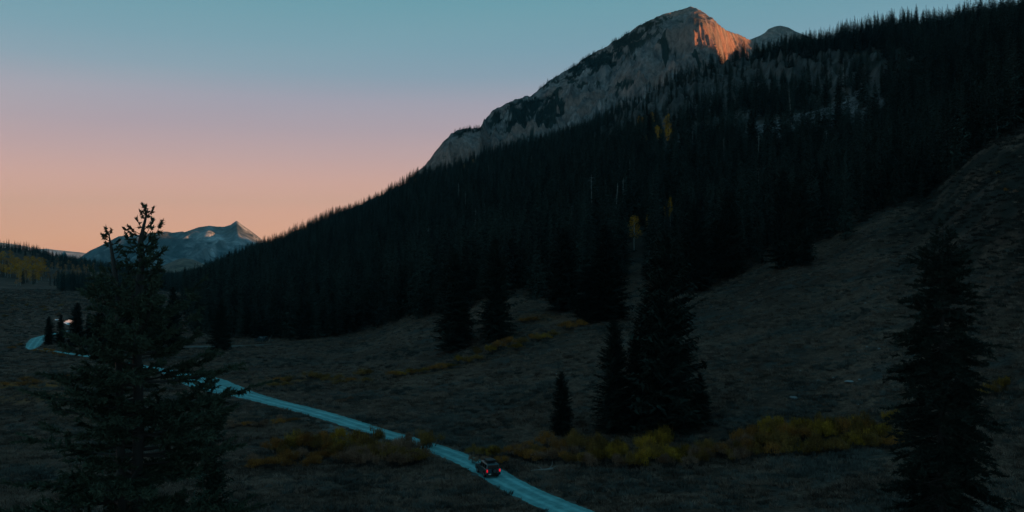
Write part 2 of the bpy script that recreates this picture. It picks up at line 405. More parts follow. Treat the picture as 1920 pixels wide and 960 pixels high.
def gz(X, Y):
    X = np.asarray(X, float); Y = np.asarray(Y, float)
    u = 960 + F*X/Y
    fi = np.interp(u, U, np.arange(len(U))); fj = np.interp(np.log(Y), LY, np.arange(len(Yg)))
    i = np.clip(fi.astype(int), 0, len(U)-2); j = np.clip(fj.astype(int), 0, len(Yg)-2); a = fi-i; b = fj-j
    return (GZ[i,j]*(1-a)+GZ[i+1,j]*a)*(1-b) + (GZ[i,j+1]*(1-a)+GZ[i+1,j+1]*a)*b
def hit(u, v, y0=60.0, y1=2500.0):
    """where the ground stands that the photo shows at (u, v)"""
    Ys = np.exp(np.linspace(np.log(y0), np.log(y1), 1500))
    vv = HV - F*(gz(xu(u, Ys), Ys)-H)/Ys
    k = np.argmax(vv <= v)
    Y = Ys[k] if vv[k] <= v else y1
    X = xu(u, Y); return float(X), float(Y), float(gz(X, Y))

# ------------------------------------------------------------------ road
def strip(name, c, mat, z=0.05, wob=0.25, seed=0, nx=9):
    P = c[:, :2]; T = np.gradient(P, axis=0); T /= np.linalg.norm(T, axis=1)[:,None]; Nn = np.stack([-T[:,1], T[:,0]], 1)
    s = np.concatenate([[0], np.cumsum(np.linalg.norm(np.diff(P, axis=0), axis=1))])
    wl = c[:,2] + wob*(perlin(s/2.2, s*0, seed)+perlin(s/0.7, s*0, seed+1)*0.5); wr = c[:,2] + wob*(perlin(s/2.2, s*0+5, seed+2)+perlin(s/0.7, s*0+5, seed+3)*0.5)
    rows = []
    for k in range(nx):
        t = k/(nx-1); off = -wr + (wl+wr)*t
        zz = z + 0.05*np.sin(pi*t)*np.ones(len(s)) - 0.045*np.exp(-((abs(off)-0.9)/0.28)**2)
        if k in (0, nx-1): zz = zz - 0.12
        rows.append(np.stack([P[:,0]+Nn[:,0]*off, P[:,1]+Nn[:,1]*off, zz], 1))
    V = np.stack(rows, 1).reshape(-1, 3)
    cross = np.tile(np.linspace(-1, 1, nx), (len(s), 1)) * ((wl+wr)/2)[:,None]
    me = np_mesh(name, V, grid_faces(len(s), nx)[:, ::-1], mat, True, attrs={'cross': cross})
    return tag(link(name, me), kind='structure')
def dense(c, n=6):
    t = np.arange(len(c)); tt = np.linspace(0, len(c)-1, (len(c)-1)*n+1)
    return np.stack([np.interp(tt, t, c[:,k]) for k in range(3)], 1)
def gravel(name, base, rut):
    m, t, b = mat_new(name); N = t.nodes.new; K = t.links.new
    g = N('ShaderNodeNewGeometry'); at = N('ShaderNodeAttribute'); at.attribute_name = 'cross'
    n = N('ShaderNodeTexNoise'); n.inputs['Scale'].default_value = 0.9; n.inputs['Detail'].default_value = 8; n.inputs['Roughness'].default_value = 0.7
    K(g.outputs['Position'], n.inputs['Vector'])
    ab = N('ShaderNodeMath'); ab.operation = 'ABSOLUTE'; K(at.outputs['Fac'], ab.inputs[0])
    d = N('ShaderNodeMath'); d.operation = 'SUBTRACT'; d.inputs[1].default_value = 0.9; K(ab.outputs[0], d.inputs[0])
    a2 = N('ShaderNodeMath'); a2.operation = 'ABSOLUTE'; K(d.outputs[0], a2.inputs[0])
    wr = N('ShaderNodeMapRange'); wr.inputs[1].default_value = 0.15; wr.inputs[2].default_value = 0.5; K(a2.outputs[0], wr.inputs[0])
    ad = N('ShaderNodeMath'); ad.operation = 'MULTIPLY_ADD'; ad.inputs[1].default_value = -0.28; K(wr.outputs[0], ad.inputs[0]); K(n.outputs[0], ad.inputs[2])
    r = N('ShaderNodeValToRGB'); r.color_ramp.elements[0].position = 0.12; r.color_ramp.elements[1].position = 0.62
    r.color_ramp.elements[0].color = (*rut, 1); r.color_ramp.elements[1].color = (*base, 1)
    K(ad.outputs[0], r.inputs[0])
    n3 = N('ShaderNodeTexNoise'); n3.inputs['Scale'].default_value = 0.22; n3.inputs['Detail'].default_value = 5; K(g.outputs['Position'], n3.inputs['Vector'])
    q = N('ShaderNodeMapRange'); q.inputs[1].default_value = 0.35; q.inputs[2].default_value = 0.65; q.inputs[3].default_value = 0.82; q.inputs[4].default_value = 1.12; K(n3.outputs[0], q.inputs[0])
    mm = N('ShaderNodeMix'); mm.data_type = 'RGBA'; mm.blend_type = 'MULTIPLY'; mm.inputs[0].default_value = 1; K(r.outputs[0], mm.inputs[6]); K(q.outputs[0], mm.inputs[7]); K(mm.outputs[2], b.inputs['Base Color'])
    b.inputs['Roughness'].default_value = 0.9; b.inputs['Specular IOR Level'].default_value = 0.2
    bp = N('ShaderNodeBump'); bp.inputs['Distance'].default_value = 0.05; n2 = N('ShaderNodeTexNoise'); n2.inputs['Scale'].default_value = 5
    n2.inputs['Detail'].default_value = 6; K(g.outputs['Position'], n2.inputs['Vector']); K(n2.outputs[0], bp.inputs['Height']); K(bp.outputs[0], b.inputs['Normal'])
    return m
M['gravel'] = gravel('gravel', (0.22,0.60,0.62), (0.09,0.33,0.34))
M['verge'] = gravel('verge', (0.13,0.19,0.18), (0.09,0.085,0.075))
vc = dense(road_c, 3).copy(); vc[:,2] += 0.7
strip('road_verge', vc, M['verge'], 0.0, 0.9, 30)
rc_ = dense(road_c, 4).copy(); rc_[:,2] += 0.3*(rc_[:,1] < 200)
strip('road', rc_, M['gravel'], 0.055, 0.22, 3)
strip('gravel_pullout', dense(track_c, 3), M['verge'], 0.05, 0.4, 8)
sh = spline([(-11.5,130,1.0),(-15.5,136,1.7),(-21,142,2.4),(-27,149,2.0),(-34,158,1.0)], 8)
sh[:,0] -= 2.1; sh[:,1] -= 1.6
strip('gravel_shoulder', dense(sh, 3), M['verge'], 0.03, 0.4, 12)

# ------------------------------------------------------------------ creek pools
def water_mat():
    m, t, b = mat_new('creek_water'); b.inputs['Base Color'].default_value = (0.02,0.03,0.03,1)
    b.inputs['Roughness'].default_value = 0.0; b.inputs['Specular IOR Level'].default_value = 1.0; b.inputs['Metallic'].default_value = 0.9
    b.inputs['Base Color'].default_value = (0.95,0.95,0.95,1)
    n = t.nodes.new('ShaderNodeTexNoise'); n.inputs['Scale'].default_value = 0.6
    bp = t.nodes.new('ShaderNodeBump'); bp.inputs['Distance'].default_value = 0.0002
    t.links.new(n.outputs[0], bp.inputs['Height']); t.links.new(bp.outputs[0], b.inputs['Normal'])
    return m
M['water'] = water_mat()
def pool(name, u, v, wpx, hpx, seed):
    Y = F*H/(v-HV); X = xu(u, Y); a = wpx/2*Y/F; d = abs(F*H/(v-hpx/2-HV)-F*H/(v+hpx/2-HV))/2
    zc = float(np.max([gz(X*(1+d*w*0.8/Y)+a*q*0.8, Y+d*w*0.8) for q in (-1,-.5,0,.5,1) for w in (-1,-.5,0,.5,1)])) + 0.2
    th = np.linspace(0, 2*pi, 49)[:-1]; r = 1+0.22*perlin(np.cos(th)*1.6+seed, np.sin(th)*1.6, seed)+0.1*perlin(np.cos(th)*5+seed, np.sin(th)*5, seed+3)
    yp = Y+d*r*np.sin(th); P = np.stack([X*yp/Y+a*r*np.cos(th), yp, np.full(48, zc)], 1)      # a narrow reach of the creek, running along the valley
    V = np.vstack([P, P + [0,0,-0.6]])
    side = np.array([[i, i+48, (i+1)%48+48, (i+1)%48] for i in range(48)])
    me = np_mesh(name, V, [np.arange(48)[None,:], side], M['water']); tag(link(name, me), kind='structure')
pool('creek_water', 129, 601.5, 19, 12, 4)
pool('creek_water', 107, 599, 7, 2.2, 7)
pool('creek_water', 181, 601, 9, 2.5, 9)

# ------------------------------------------------------------------ mountains
def fan(name, us, ts, ycurve, zfun, mat, label=None, attrs=None):
    """heightfield over the sector; ts rows from toe to back"""
    UU, TT = np.meshgrid(us, ts, indexing='ij'); YY = ycurve(UU, TT); XX = xu(UU, YY); ZZ = zfun(UU, TT, XX, YY)
    V = np.stack([XX, YY, ZZ], -1).reshape(-1, 3)
    at = {k: f(UU, TT, XX, YY, ZZ) for k, f in (attrs or {}).items()}
    me = np_mesh(name, V, grid_faces(len(us), len(ts)), mat, True, attrs=at)
    o = tag(link(name, me), kind='structure')
    return o, UU, TT, XX, YY, ZZ

# main peak
SK = [(640,400),(700,372),(760,345),(797,310),(812,290),(830,266),(845,250),(858,244),(880,241),(900,239),(908,224),(925,206),(945,196),(958,190),(975,184),(984,180),(996,178),
      (1020,158),(1055,136),(1100,106),(1140,84),(1172,64),(1205,44),(1240,26),(1268,19),(1284,14),(1296,10.5),(1310,14.5),(1325,25),(1342,34),(1360,45),(1380,58),(1402,71),(1418,80),(1440,100),(1480,125),(1560,150),(1700,180)]
sku = [a for a, b in SK]; skv = [b for a, b in SK]
def ys(u): return np.interp(u, [640,797,900,915,1000,1296,1342,1420,1700], [2300,2400,2500,2750,2950,3150,2960,4000,4300])
def yb(u): return np.interp(u, [640,900,1300,1700], [1750,1650,1500,1500])
def mt_y(u, t): return np.where(t <= 1, yb(u)+(ys(u)-yb(u))*t, ys(u)+(t-1)*2200)
def mt_z(u, t, X, Y):
    v = np.interp(u, sku, skv); zs = zv(v, ys(u)); zb = 40.0
    tt = np.clip(t, 0, 1)
    z = zb + (zs-zb)*(0.35*tt + 0.65*tt**1.35)
    # a cliffy lower buttress on the left half
    env = np.clip(np.minimum(tt*3, (1-tt)*5), 0, 1)
    big = ridged(X/520+0.3*fbm(X/300,Y/300,3,5), Y/900, 5, 101, 0.5) - 1.05
    fin = ridged(X/120, Y/210, 4, 131, 0.5) - 1.0
    # the spur that leaves the skyline right of the summit and drops toward the viewer
    us_ = np.interp(tt, [0.0,0.45,0.62,0.75,0.88,1.0], [1250,1285,1300,1302,1318,1343]); du = u - us_
    spur = np.where(du < 0, np.exp(-np.abs(du)/70.0), np.exp(-(np.abs(du)/34.0)**1.2)) * np.clip((1-tt)*7, 0, 1) * np.clip(tt*2, 0, 1)
    bowl = np.exp(-(((u-1362)/20)**2 + ((tt-0.86)/0.10)**2))
    spur2 = np.exp(-np.abs(u-1388-(1-tt)*60)/14.0) * np.clip((1-tt)*7,0,1)
    left_smooth = 0.45 + 0.55*sstep(1270, 1330, u)
    add_ = env*(big*75*left_smooth + fin*42 + 20*(ridged(X/45, Y/80, 4, 161, 0.6)-1)) + spur*85 - bowl*115 + spur2*34
    room = np.maximum(zv(v, Y) - z, 0)                  # the skyline stays the skyline
    z = z + np.minimum(add_, 0.8*room)
    z = z + 9*fbm(X/38, Y/38, 4, 151, 0.6)*(0.45+0.55*env)
    z = np.where(t > 1, zs + (z-zs)*0 - (t-1)*1500 + 0, z)
    return z
scrub_a = [(1050,140),(1100,104),(1172,62),(1215,40),(1250,45),(1215,68),(1190,92),(1160,118),(1130,140),(1090,147),(1075,150)]
scrub_b = [(925,215),(950,196),(1000,182),(1040,176),(1056,200),(1052,225),(1010,232),(960,240),(930,232)]
scrub_c = [(850,248),(880,239),(902,239),(900,250),(870,256)]
def scrub(u, t, X, Y, Z):
    uu, vv = px_of(X, Y, Z); uu = uu + 26*fbm(X/80, Y/80, 5, 7, 0.65); vv = vv + 20*fbm(X/80, Y/80, 5, 9, 0.65)
    s = in_poly(uu, vv, scrub_a) | in_poly(uu, vv, scrub_b) | in_poly(uu, vv, scrub_c)
    s = s & (fbm(X/45, Y/70, 4, 303, 0.7) > -0.35)
    s = s | ((fbm(X/90, Y/200, 5, 301, 0.65) > 0.62) & (uu > 930) & (uu < 1330))
    return s.astype(float)*(t <= 1.0)
mt, MU, MTt, MX, MY, MZ = fan('mountain', np.arange(640, 1700, 1.8), np.concatenate([np.linspace(0,1,300), np.linspace(1.03,2,14)]), mt_y, mt_z, M['rock'], attrs={'scrub': scrub})

# lesser summit behind
SK2 = [(1300,120),(1400,76),(1425,66),(1436,60),(1442,53),(1455,48),(1465,46.5),(1480,50),(1492,57),(1520,68),(1600,100),(1700,140)]
fan('mountain_summit', np.arange(1300, 1700, 3.0), np.concatenate([np.linspace(0,1,90), [1.3,1.8]]),
    lambda u, t: 4600 + 1000*t,
    lambda u, t, X, Y: np.where(t <= 1, 300 + (zv(np.interp(u, [a for a,b in SK2],[b for a,b in SK2]), 5600)-300)*np.clip(t,0,1)**1.1 + 60*(ridged(X/300,Y/500,5,77)-1)*np.clip((1-t)*4,0,1), 1400-(t-1)*1400),
    M['rock'], attrs={'scrub': lambda u,t,X,Y,Z: 0*t})

# far mountain with the sunlit pyramid
SK3 = [(-200,560),(40,530),(110,500),(150,483),(168,470),(188,461),(205,452),(222,443),(232,442),(243,445),(256,440),(275,440),(298,437),(310,436),(322,440),(338,438),(355,432),(372,426),(392,423),(408,425),(420,425),(432,421.5),(443,413.5),(452,420.5),(468,431.5),(482,442),(495,452),(540,478),(620,520),(760,560)]
def fz(u, t, X, Y):
    v = np.interp(u, [a for a,b in SK3], [b for a,b in SK3]); zs = zv(v, 12000)
    tt = np.clip(t, 0, 1); env = np.clip(np.minimum(tt*3,(1-tt)*4),0,1)
    z = -60 + (zs+60)*(0.5*tt+0.5*tt**1.6)
    z = z + (1-0.75*np.exp(-((u-462)/26)**2))*env*((ridged(X/1500+0.3*fbm(X/800,Y/800,3,5), Y/2600, 5, 201)-1.0)*250 + 30*fbm(X/300, Y/300, 4, 203))
    us_ = np.interp(tt, [0,0.6,0.8,1.0], [445,450,446,443]); z = z + np.exp(-np.abs(u-us_)/9.0)*np.clip((1-tt)*8,0,1)*tt*60
    return np.where(t > 1, zs-(t-1)*3000, z)
fan('far_mountain', np.arange(-200, 760, 2.0), np.concatenate([np.linspace(0,1,170), [1.2,1.6]]), lambda u, t: 8800+3200*t, fz, M['rock_far'], attrs={'scrub': lambda u,t,X,Y,Z: 0*t})
# tawny foothills in front of it
SK4 = [(150,560),(240,520),(300,500),(330,488),(345,485),(362,487),(385,497),(400,496),(430,490),(470,484),(540,500),(620,540)]
def hz(u, t, X, Y):
    zs = zv(np.interp(u, [a for a,b in SK4],[b for a,b in SK4]), 6000); tt = np.clip(t,0,1)
    z = -30+(zs+30)*np.sin(tt*pi/2) + 22*fbm(X/400,Y/400,4,401)*np.clip((1-tt)*3,0,1)
    return np.where(t > 1, zs-(t-1)*600, z)
fan('foothills', np.arange(150, 620, 3.0), np.concatenate([np.linspace(0,1,60), [1.3,2]]), lambda u,t: 4200+1800*t, hz, M['hill_far'], attrs={'scrub': lambda u,t,X,Y,Z: 0*t})
# pale ridge on the left horizon
SK5 = [(-900,430),(-500,440),(-100,452),(0,455),(30,458),(48,462),(70,467),(88,466),(100,468),(120,470),(150,473),(180,478),(260,488),(420,500)]
def rz_(u, t, X, Y):
    zs = zv(np.interp(u, [a for a,b in SK5],[b for a,b in SK5]), 21000); tt = np.clip(t,0,1)
    z = -100+(zs+100)*tt**0.8 + 90*(ridged(X/1800,Y/3000,5,501)-1)*np.clip((1-tt)*4,0,1)*tt
    return np.where(t > 1, zs-(t-1)*3000, z)
fan('far_ridge', np.arange(-900, 420, 5.0), np.concatenate([np.linspace(0,1,60), [1.2,1.6]]), lambda u,t: 16500+4500*t, rz_, M['snow_far'], attrs={'scrub': lambda u,t,X,Y,Z: 0*t})

# unseen range added right of frame, shaped to keep low sun off the valley
CR = np.array([(2700,-4000,900),(2800,-1500,860),(3000,1200,850),(3100,2300,850),(3500,3400,1250),(4500,4300,1850),(4600,5200,1850),(4500,6200,1450),(4200,8000,1080),(4000,9800,880),(4000,11200,850),(3900,13200,600)], float)
s_ = np.linspace(0, len(CR)-1, 240); C3 = np.stack([np.interp(s_, np.arange(len(CR)), CR[:,k]) for k in range(3)], 1)
w_ = np.linspace(-1, 1, 41); rows = []
for w in w_:
    hh = (1-abs(w))**1.15; X = C3[:,0]+w*1300*(1+0*s_); Y = C3[:,1]
    rows.append(np.stack([X, Y, -30+(C3[:,2]+30)*hh + 60*(ridged(X/500,Y/500,4,601)-1)*(hh < 0.9)*(hh > 0.05) + 25*fbm(Y/300, w*0+Y/311, 3, 603)*hh], 1))
V = np.stack(rows, 0).reshape(-1, 3)
tag(link('unseen_shadow_range', np_mesh('unseen_shadow_range', V, grid_faces(41, 240), M['rock'], True)), kind='structure')

# ------------------------------------------------------------------ tree builders
class Tris:
    def __init__(s): s.v = []; s.f = []; s.n = 0
    def add(s, V, Fc):
        s.v.append(np.asarray(V, float)); s.f.append(np.asarray(Fc, int)+s.n); s.n += len(V)
    def mesh(s, name, mat): return np_mesh(name, np.concatenate(s.v), s.f, mat)
def tube(pts, rad, sides=7):
    P = np.array(pts, float); k = len(P); T = np.gradient(P, axis=0); T /= np.linalg.norm(T, axis=1)[:,None]+1e-9
    V = []
    for i in range(k):
        a = np.cross(T[i], [0.31,0.9,0.1]); a /= np.linalg.norm(a); b = np.cross(T[i], a)
        th = np.linspace(0, 2*pi, sides, endpoint=False)
        V.append(P[i] + rad[i]*(np.cos(th)[:,None]*a + np.sin(th)[:,None]*b))
    V = np.concatenate(V); Fc = []
    for i in range(k-1):
        for j in range(sides): Fc.append((i*sides+j, i*sides+(j+1)%sides, (i+1)*sides+(j+1)%sides, (i+1)*sides+j))
    return V, np.array(Fc)

def spruce_crown(rg, nlev, nbr, ntw, width=0.13, h=1.0, base=0.03, droop=0.35, rag=0.25, lean=(0,0), power=0.75, tw=0.30, twr=0.055):
    """unit-height conifer crown: whorled drooping branches carrying flat sprays of needles (one triangle per twig)"""
    out_ = []
    sidefac = 1 + 0.22*np.sin(np.arange(8)*2.4 + rg.random()*6)
    for i in range(nlev):
        f = (i + rg.random()*0.8)/nlev; z = base + (1-base)*f**0.95
        Lb = width*((1-f)**power)*(0.55+0.45*min(1, (f+0.08)*5)) + 0.006
        if rg.random() < 0.12: Lb *= 0.7
        for j in range(max(3, int(nbr*(1-f*0.4)))):
            a = rg.random()*2*pi; L_ = Lb*(1-rag+2*rag*rg.random())*sidefac[int(a/(2*pi)*8) % 8]
            d = droop*(1-f*1.5)*(0.7+0.6*rg.random())
            dx, dy = cos(a), sin(a); px_, py_ = -dy, dx
            x0 = lean[0]*z; y0 = lean[1]*z
            for k in range(ntw):
                t = (k+0.6*rg.random()+0.2)/ntw
                bx, by, bz = x0+dx*L_*t, y0+dy*L_*t, z + L_*(-d*t*1.1 + 0.32*t*t*1.2)
                sgn = 1 if k % 2 else -1
                tl = L_*tw*(1.15-0.6*t)*(0.7+0.6*rg.random()) + 0.004
                ja = rg.uniform(0.1, 1.0); jb = rg.uniform(0.45, 1.05); ex = bx+dx*tl*ja+px_*sgn*tl*jb; ey = by+dy*tl*ja+py_*sgn*tl*jb; ez = bz - tl*(-0.1+1.0*rg.random())
                w = twr*L_*(0.7+0.6*rg.random())+0.0022
                out_.append((bx-dx*w, by-dy*w, bz+w*0.3, bx+dx*w, by+dy*w, bz-w*0.5, ex, ey, ez))
            # branch tip
            tx, ty, tz = x0+dx*L_*1.08, y0+dy*L_*1.08, z+L_*(-d*1.1+0.36)
            w = L_*0.07+0.002; mx_, my_, mz_ = x0+dx*L_*0.55, y0+dy*L_*0.55, z+L_*(-d*0.6+0.1)
            out_.append((mx_+px_*w, my_+py_*w, mz_, mx_-px_*w, my_-py_*w, mz_-w, tx, ty, tz))
    # leader
    for q in range(4):
        a = q*pi/2+rg.random(); w = 0.0035
        out_.append((lean[0]+cos(a)*w, lean[1]+sin(a)*w, 0.95, lean[0]-cos(a)*w, lean[1]-sin(a)*w, 0.95, lean[0], lean[1], 1.01))
    A = np.array(out_).reshape(-1, 3)*h
    return A
def crown_mesh(name, A, mat): return np_mesh(name, A, np.arange(len(A)).reshape(-1, 3), mat)
def trunk_mesh(name, h, r, mat, lean=(0,0), top=0.96):
    z = np.linspace(-0.03, top, 9); V, Fc = tube([(lean[0]*q*h, lean[1]*q*h, q*h) for q in z], [max(r*(1-q*0.97), r*0.05)*h for q in z], 7)
    return np_mesh(name, V, Fc, mat, True)

rg = np.random.default_rng(11)
# unit-height conifer kinds used in the forest
KIND = []
for k in range(9):
    w = [0.105, 0.125, 0.09, 0.14, 0.115, 0.08, 0.13, 0.10, 0.12][k]
    A = spruce_crown(rg, 46, 7, 7, width=w, droop=0.45+0.2*rg.random(), rag=0.35, power=0.62+0.4*rg.random(), tw=0.36, twr=0.085)
    KIND.append((crown_mesh('crown', A, M['needle_far']), trunk_mesh('trunk', 1.0, 0.011, M['bark'])))
NEAR = []
for k in range(5):
    w = [0.145, 0.16, 0.13, 0.17, 0.12][k]
    A = spruce_crown(rg, 100, 12, 18, width=w*0.9, droop=0.45+0.2*rg.random(), rag=0.34, power=0.42+0.18*rg.random(), tw=0.25, twr=0.05)
    NEAR.append((crown_mesh('crown', A, M['needle']), trunk_mesh('trunk', 1.0, 0.012, M['bark'])))

def conifer(X, Y, Z, h, wscale, kind, label, group, rz=None, name='spruce_tree', cat='tree'):
    e = empty(name, (X, Y, Z-0.15), label, cat, group, rz if rz is not None else random.random()*6.28)
    e.scale = (h*wscale, h*wscale, h)
    link('trunk', kind[1], e); link('crown', kind[0], e)
    return e

# ------------------------------------------------------------------ the forest: where trees stand
NTREE_IND = 235
def forest_sites():
    out_ = []
    # the wooded mountainside on the right
    Yr = 250.0
    rg = np.random.default_rng(5)
    while Yr < 2000:
        st = 5.2 if Yr < 520 else (6.4 if Yr < 900 else 7.6)
        xs = np.arange(xu(300, Yr), xu(2150, Yr), st)
        X = xs + rg.uniform(-0.5, 0.5, len(xs))*st; Y = Yr + rg.uniform(-0.5, 0.5, len(xs))*st
        out_.append(np.stack([X, Y], 1)); Yr += st
    P = np.concatenate(out_); X, Y = P[:,0], P[:,1]
    u = 960+F*X/Y; Z = gz(X, Y); v = HV - F*(Z-H)/Y
    ed = np.interp(u, U, edgeY) ; cr = np.interp(u, U, crestY)
    wob = 1 + 0.06*fbm(X/30, Y/30, 3, 71)
    ok = (Y > ed*wob*1.0) & (Y < cr*1.12) & (u > 345) & (u < 2140)
    ok &= ~((u < 430) & (Y < 330))
    uu = u + 14*fbm(u/40, Y/40, 4, 41); vv = v + 10*fbm(u/30+9, Y/30, 4, 43)
    inc = in_poly(uu, vv, cliff_poly); inta = in_poly(uu, vv, talus_poly) | in_poly(uu, vv, talus2_poly)
    gap = fbm(X/45, Y/45, 3, 83)
    p = np.where(inc, 0.20, np.where(inta, 0.07, 0.93)); p = np.where((gap > 0.62) & ~inc, 0.4, p)
    dens = np.where(Y < 500, 1, 0.9)
    ok &= rg.random(len(X)) < p*dens
    r2 = rg.random(len(X))
    h = (15 + 12*r2**0.8)*np.where(Y > 900, 0.88, 1.0)*np.where(inc, 0.8, 1)*(1+0.12*gap)
    h = np.where(rg.random(len(X)) < 0.15, h*0.6, h)
    return X[ok], Y[ok], Z[ok], h[ok]
fx, fy, fz_, fh = forest_sites()
fk = rng.integers(0, 9, len(fx)); fw = rng.uniform(0.85, 1.35, len(fx))

# trees of the photograph that stand apart: (u, base v, top v, width px, kind, label)
SPECIAL = [
 (1247,812,436,118,3,"tallest spruce of the clump beside the creek willows"),
 (1211,806,560,70,0,"second tallest spruce pressed against the tallest one in the creek clump"),
 (1150,810,604,62,1,"pointed spruce at the near-car end of the creek clump"),
 (1190,808,622,42,2,"slim dark spruce squeezed into the middle of the creek clump"),
 (1312,797,700,34,4,"short spruce at the far end of the creek clump"),
 (1053,812,698,38,1,"small lone spruce between the car and the creek clump"),
 (852,656,470,64,0,"wide spruce standing out in the meadow above the road, nearest to the car side"),
 (930,638,448,56,1,"tall spruce in the meadow beside the orange willow row"),
 (1056,582,430,62,3,"broad spruce at the top end of the meadow willow row"),
 (1104,604,500,52,0,"squat spruce touching the upper end of the meadow willow row"),
 (1138,600,424,70,3,"large full spruce just above the upper willow row"),
 (1470,502,318,46,1,"spruce jutting from the forest edge onto the open hillside"),
 (1500,497,330,52,3,"thick spruce beside the one that juts onto the open hillside"),
 (1365,522,360,56,0,"spruce at a corner of the forest edge above the creek clump"),
 (1305,545,385,60,3,"spruce at the forest edge directly behind the creek clump"),
 (415,656,560,38,3,"round-based spruce beside the gravel pull-out"),
 (93,646,594,18,1,"spruce at the bend of the road, closest to the road in its grove"),
 (115,645,590,16,2,"slender spruce second from the road bend in its grove"),
 (145,650,569,28,3,"broadest spruce beside the bright pool"),
 (168,652,588,20,0,"small spruce behind the foreground fir, next to the bright pool"),
 (190,655,566,24,1,"spruce of the valley grove seen past the foreground fir"),
 (212,656,560,26,0,"spruce in the middle of the valley grove"),
 (240,655,556,30,3,"thick spruce deep in the valley grove"),
 (268,656,548,28,1,"valley grove spruce behind the forked fir's trunk"),
 (296,655,552,30,0,"valley grove spruce near the gravel pull-out"),
 (325,652,540,30,3,"last spruce of the valley grove before the forest"),
]
tree_list = []
for (u, vb, vt, wpx, k, lab) in SPECIAL:
    X, Y, Z = hit(u, vb)
    h = (vb-vt)*Y/F*1.02; w = wpx*Y/F
    near = Y < 330
    kk = NEAR[k]; natural = [0.145,0.16,0.13,0.17,0.12][k]*2*h*0.86
    conifer(X, Y, Z, h, w/natural, kk, lab, None)
    r_ = max(w*0.42, 2.0); keep = np.hypot(fx-X, fy-Y) > r_
    fx, fy, fz_, fh, fk, fw = [a[keep] for a in (fx, fy, fz_, fh, fk, fw)]

for (ua, va0, va1, wa) in [(1190,404,500,17), (1257,368,402,9), (1247,384,402,7), (1213,400,420,6), (1193,440,570,11)]:
    u_ = 960+F*fx/fy; vt_ = HV-F*(fz_+fh-H)/fy; vb_ = HV-F*(fz_-H)/fy
    keep = ~((np.abs(u_-ua) < wa) & (vt_ < va1) & (vb_ > va0+20))
    fx, fy, fz_, fh, fk, fw = [a[keep] for a in (fx, fy, fz_, fh, fk, fw)]
# which forest trees show largest: paint cones front to back into a coarse buffer
o_ = np.argsort(fy); buf = np.zeros((480, 960), bool); vis = np.zeros(len(fx))
for yy in range(480):
    pass
Us = np.arange(960)*2+1.0
for i in o_:
    Y = fy[i]; u0 = (960+F*fx[i]/Y)/2; vb = (HV-F*(fz_[i]-H)/Y)/2; hp = fh[i]*F/Y/2; wp = max(hp*0.115*fw[i], 0.5)
    a = int(max(0, vb-hp)); b = int(min(479, vb)); c = 0
    for r in range(a, b+1):
        ww = wp*min(1.0, (r-(vb-hp))/hp*1.25)+0.3; x0 = int(max(0, u0-ww)); x1 = int(min(959, u0+ww))
        if x1 < x0: continue
        seg = buf[r, x0:x1+1]; c += (~seg).sum(); seg[:] = True
    vis[i] = c
order = np.argsort(-vis)
ind = order[:NTREE_IND]; rest = order[NTREE_IND:]
fu = 960+F*fx/fy
for i in ind:
    ed = np.interp(fu[i], U, edgeY); cr = np.interp(fu[i], U, crestY); Z = fz_[i]
    vtop = HV-F*(Z+fh[i]-H)/fy[i]
    if fy[i] > 0.85*cr: lab, gr = "dark spruce on the crest of the wooded slope, its tip against the sky", "crest spruces against the sky"
    elif fy[i] < ed*1.25:
        if fu[i] < 960: lab, gr = "dark spruce in the lower forest edge on the valley side of the meadow", "edge spruces on the valley side"
        else: lab, gr = "dark spruce in the forest edge above the steep open hillside", "edge spruces above the hillside"
    else: lab, gr = "dark spruce inside the dense forest between its lower edge and its crest", "spruces inside the dense forest"
    conifer(float(fx[i]), float(fy[i]), float(Z), float(fh[i]), float(fw[i]), KIND[fk[i]], lab, gr)

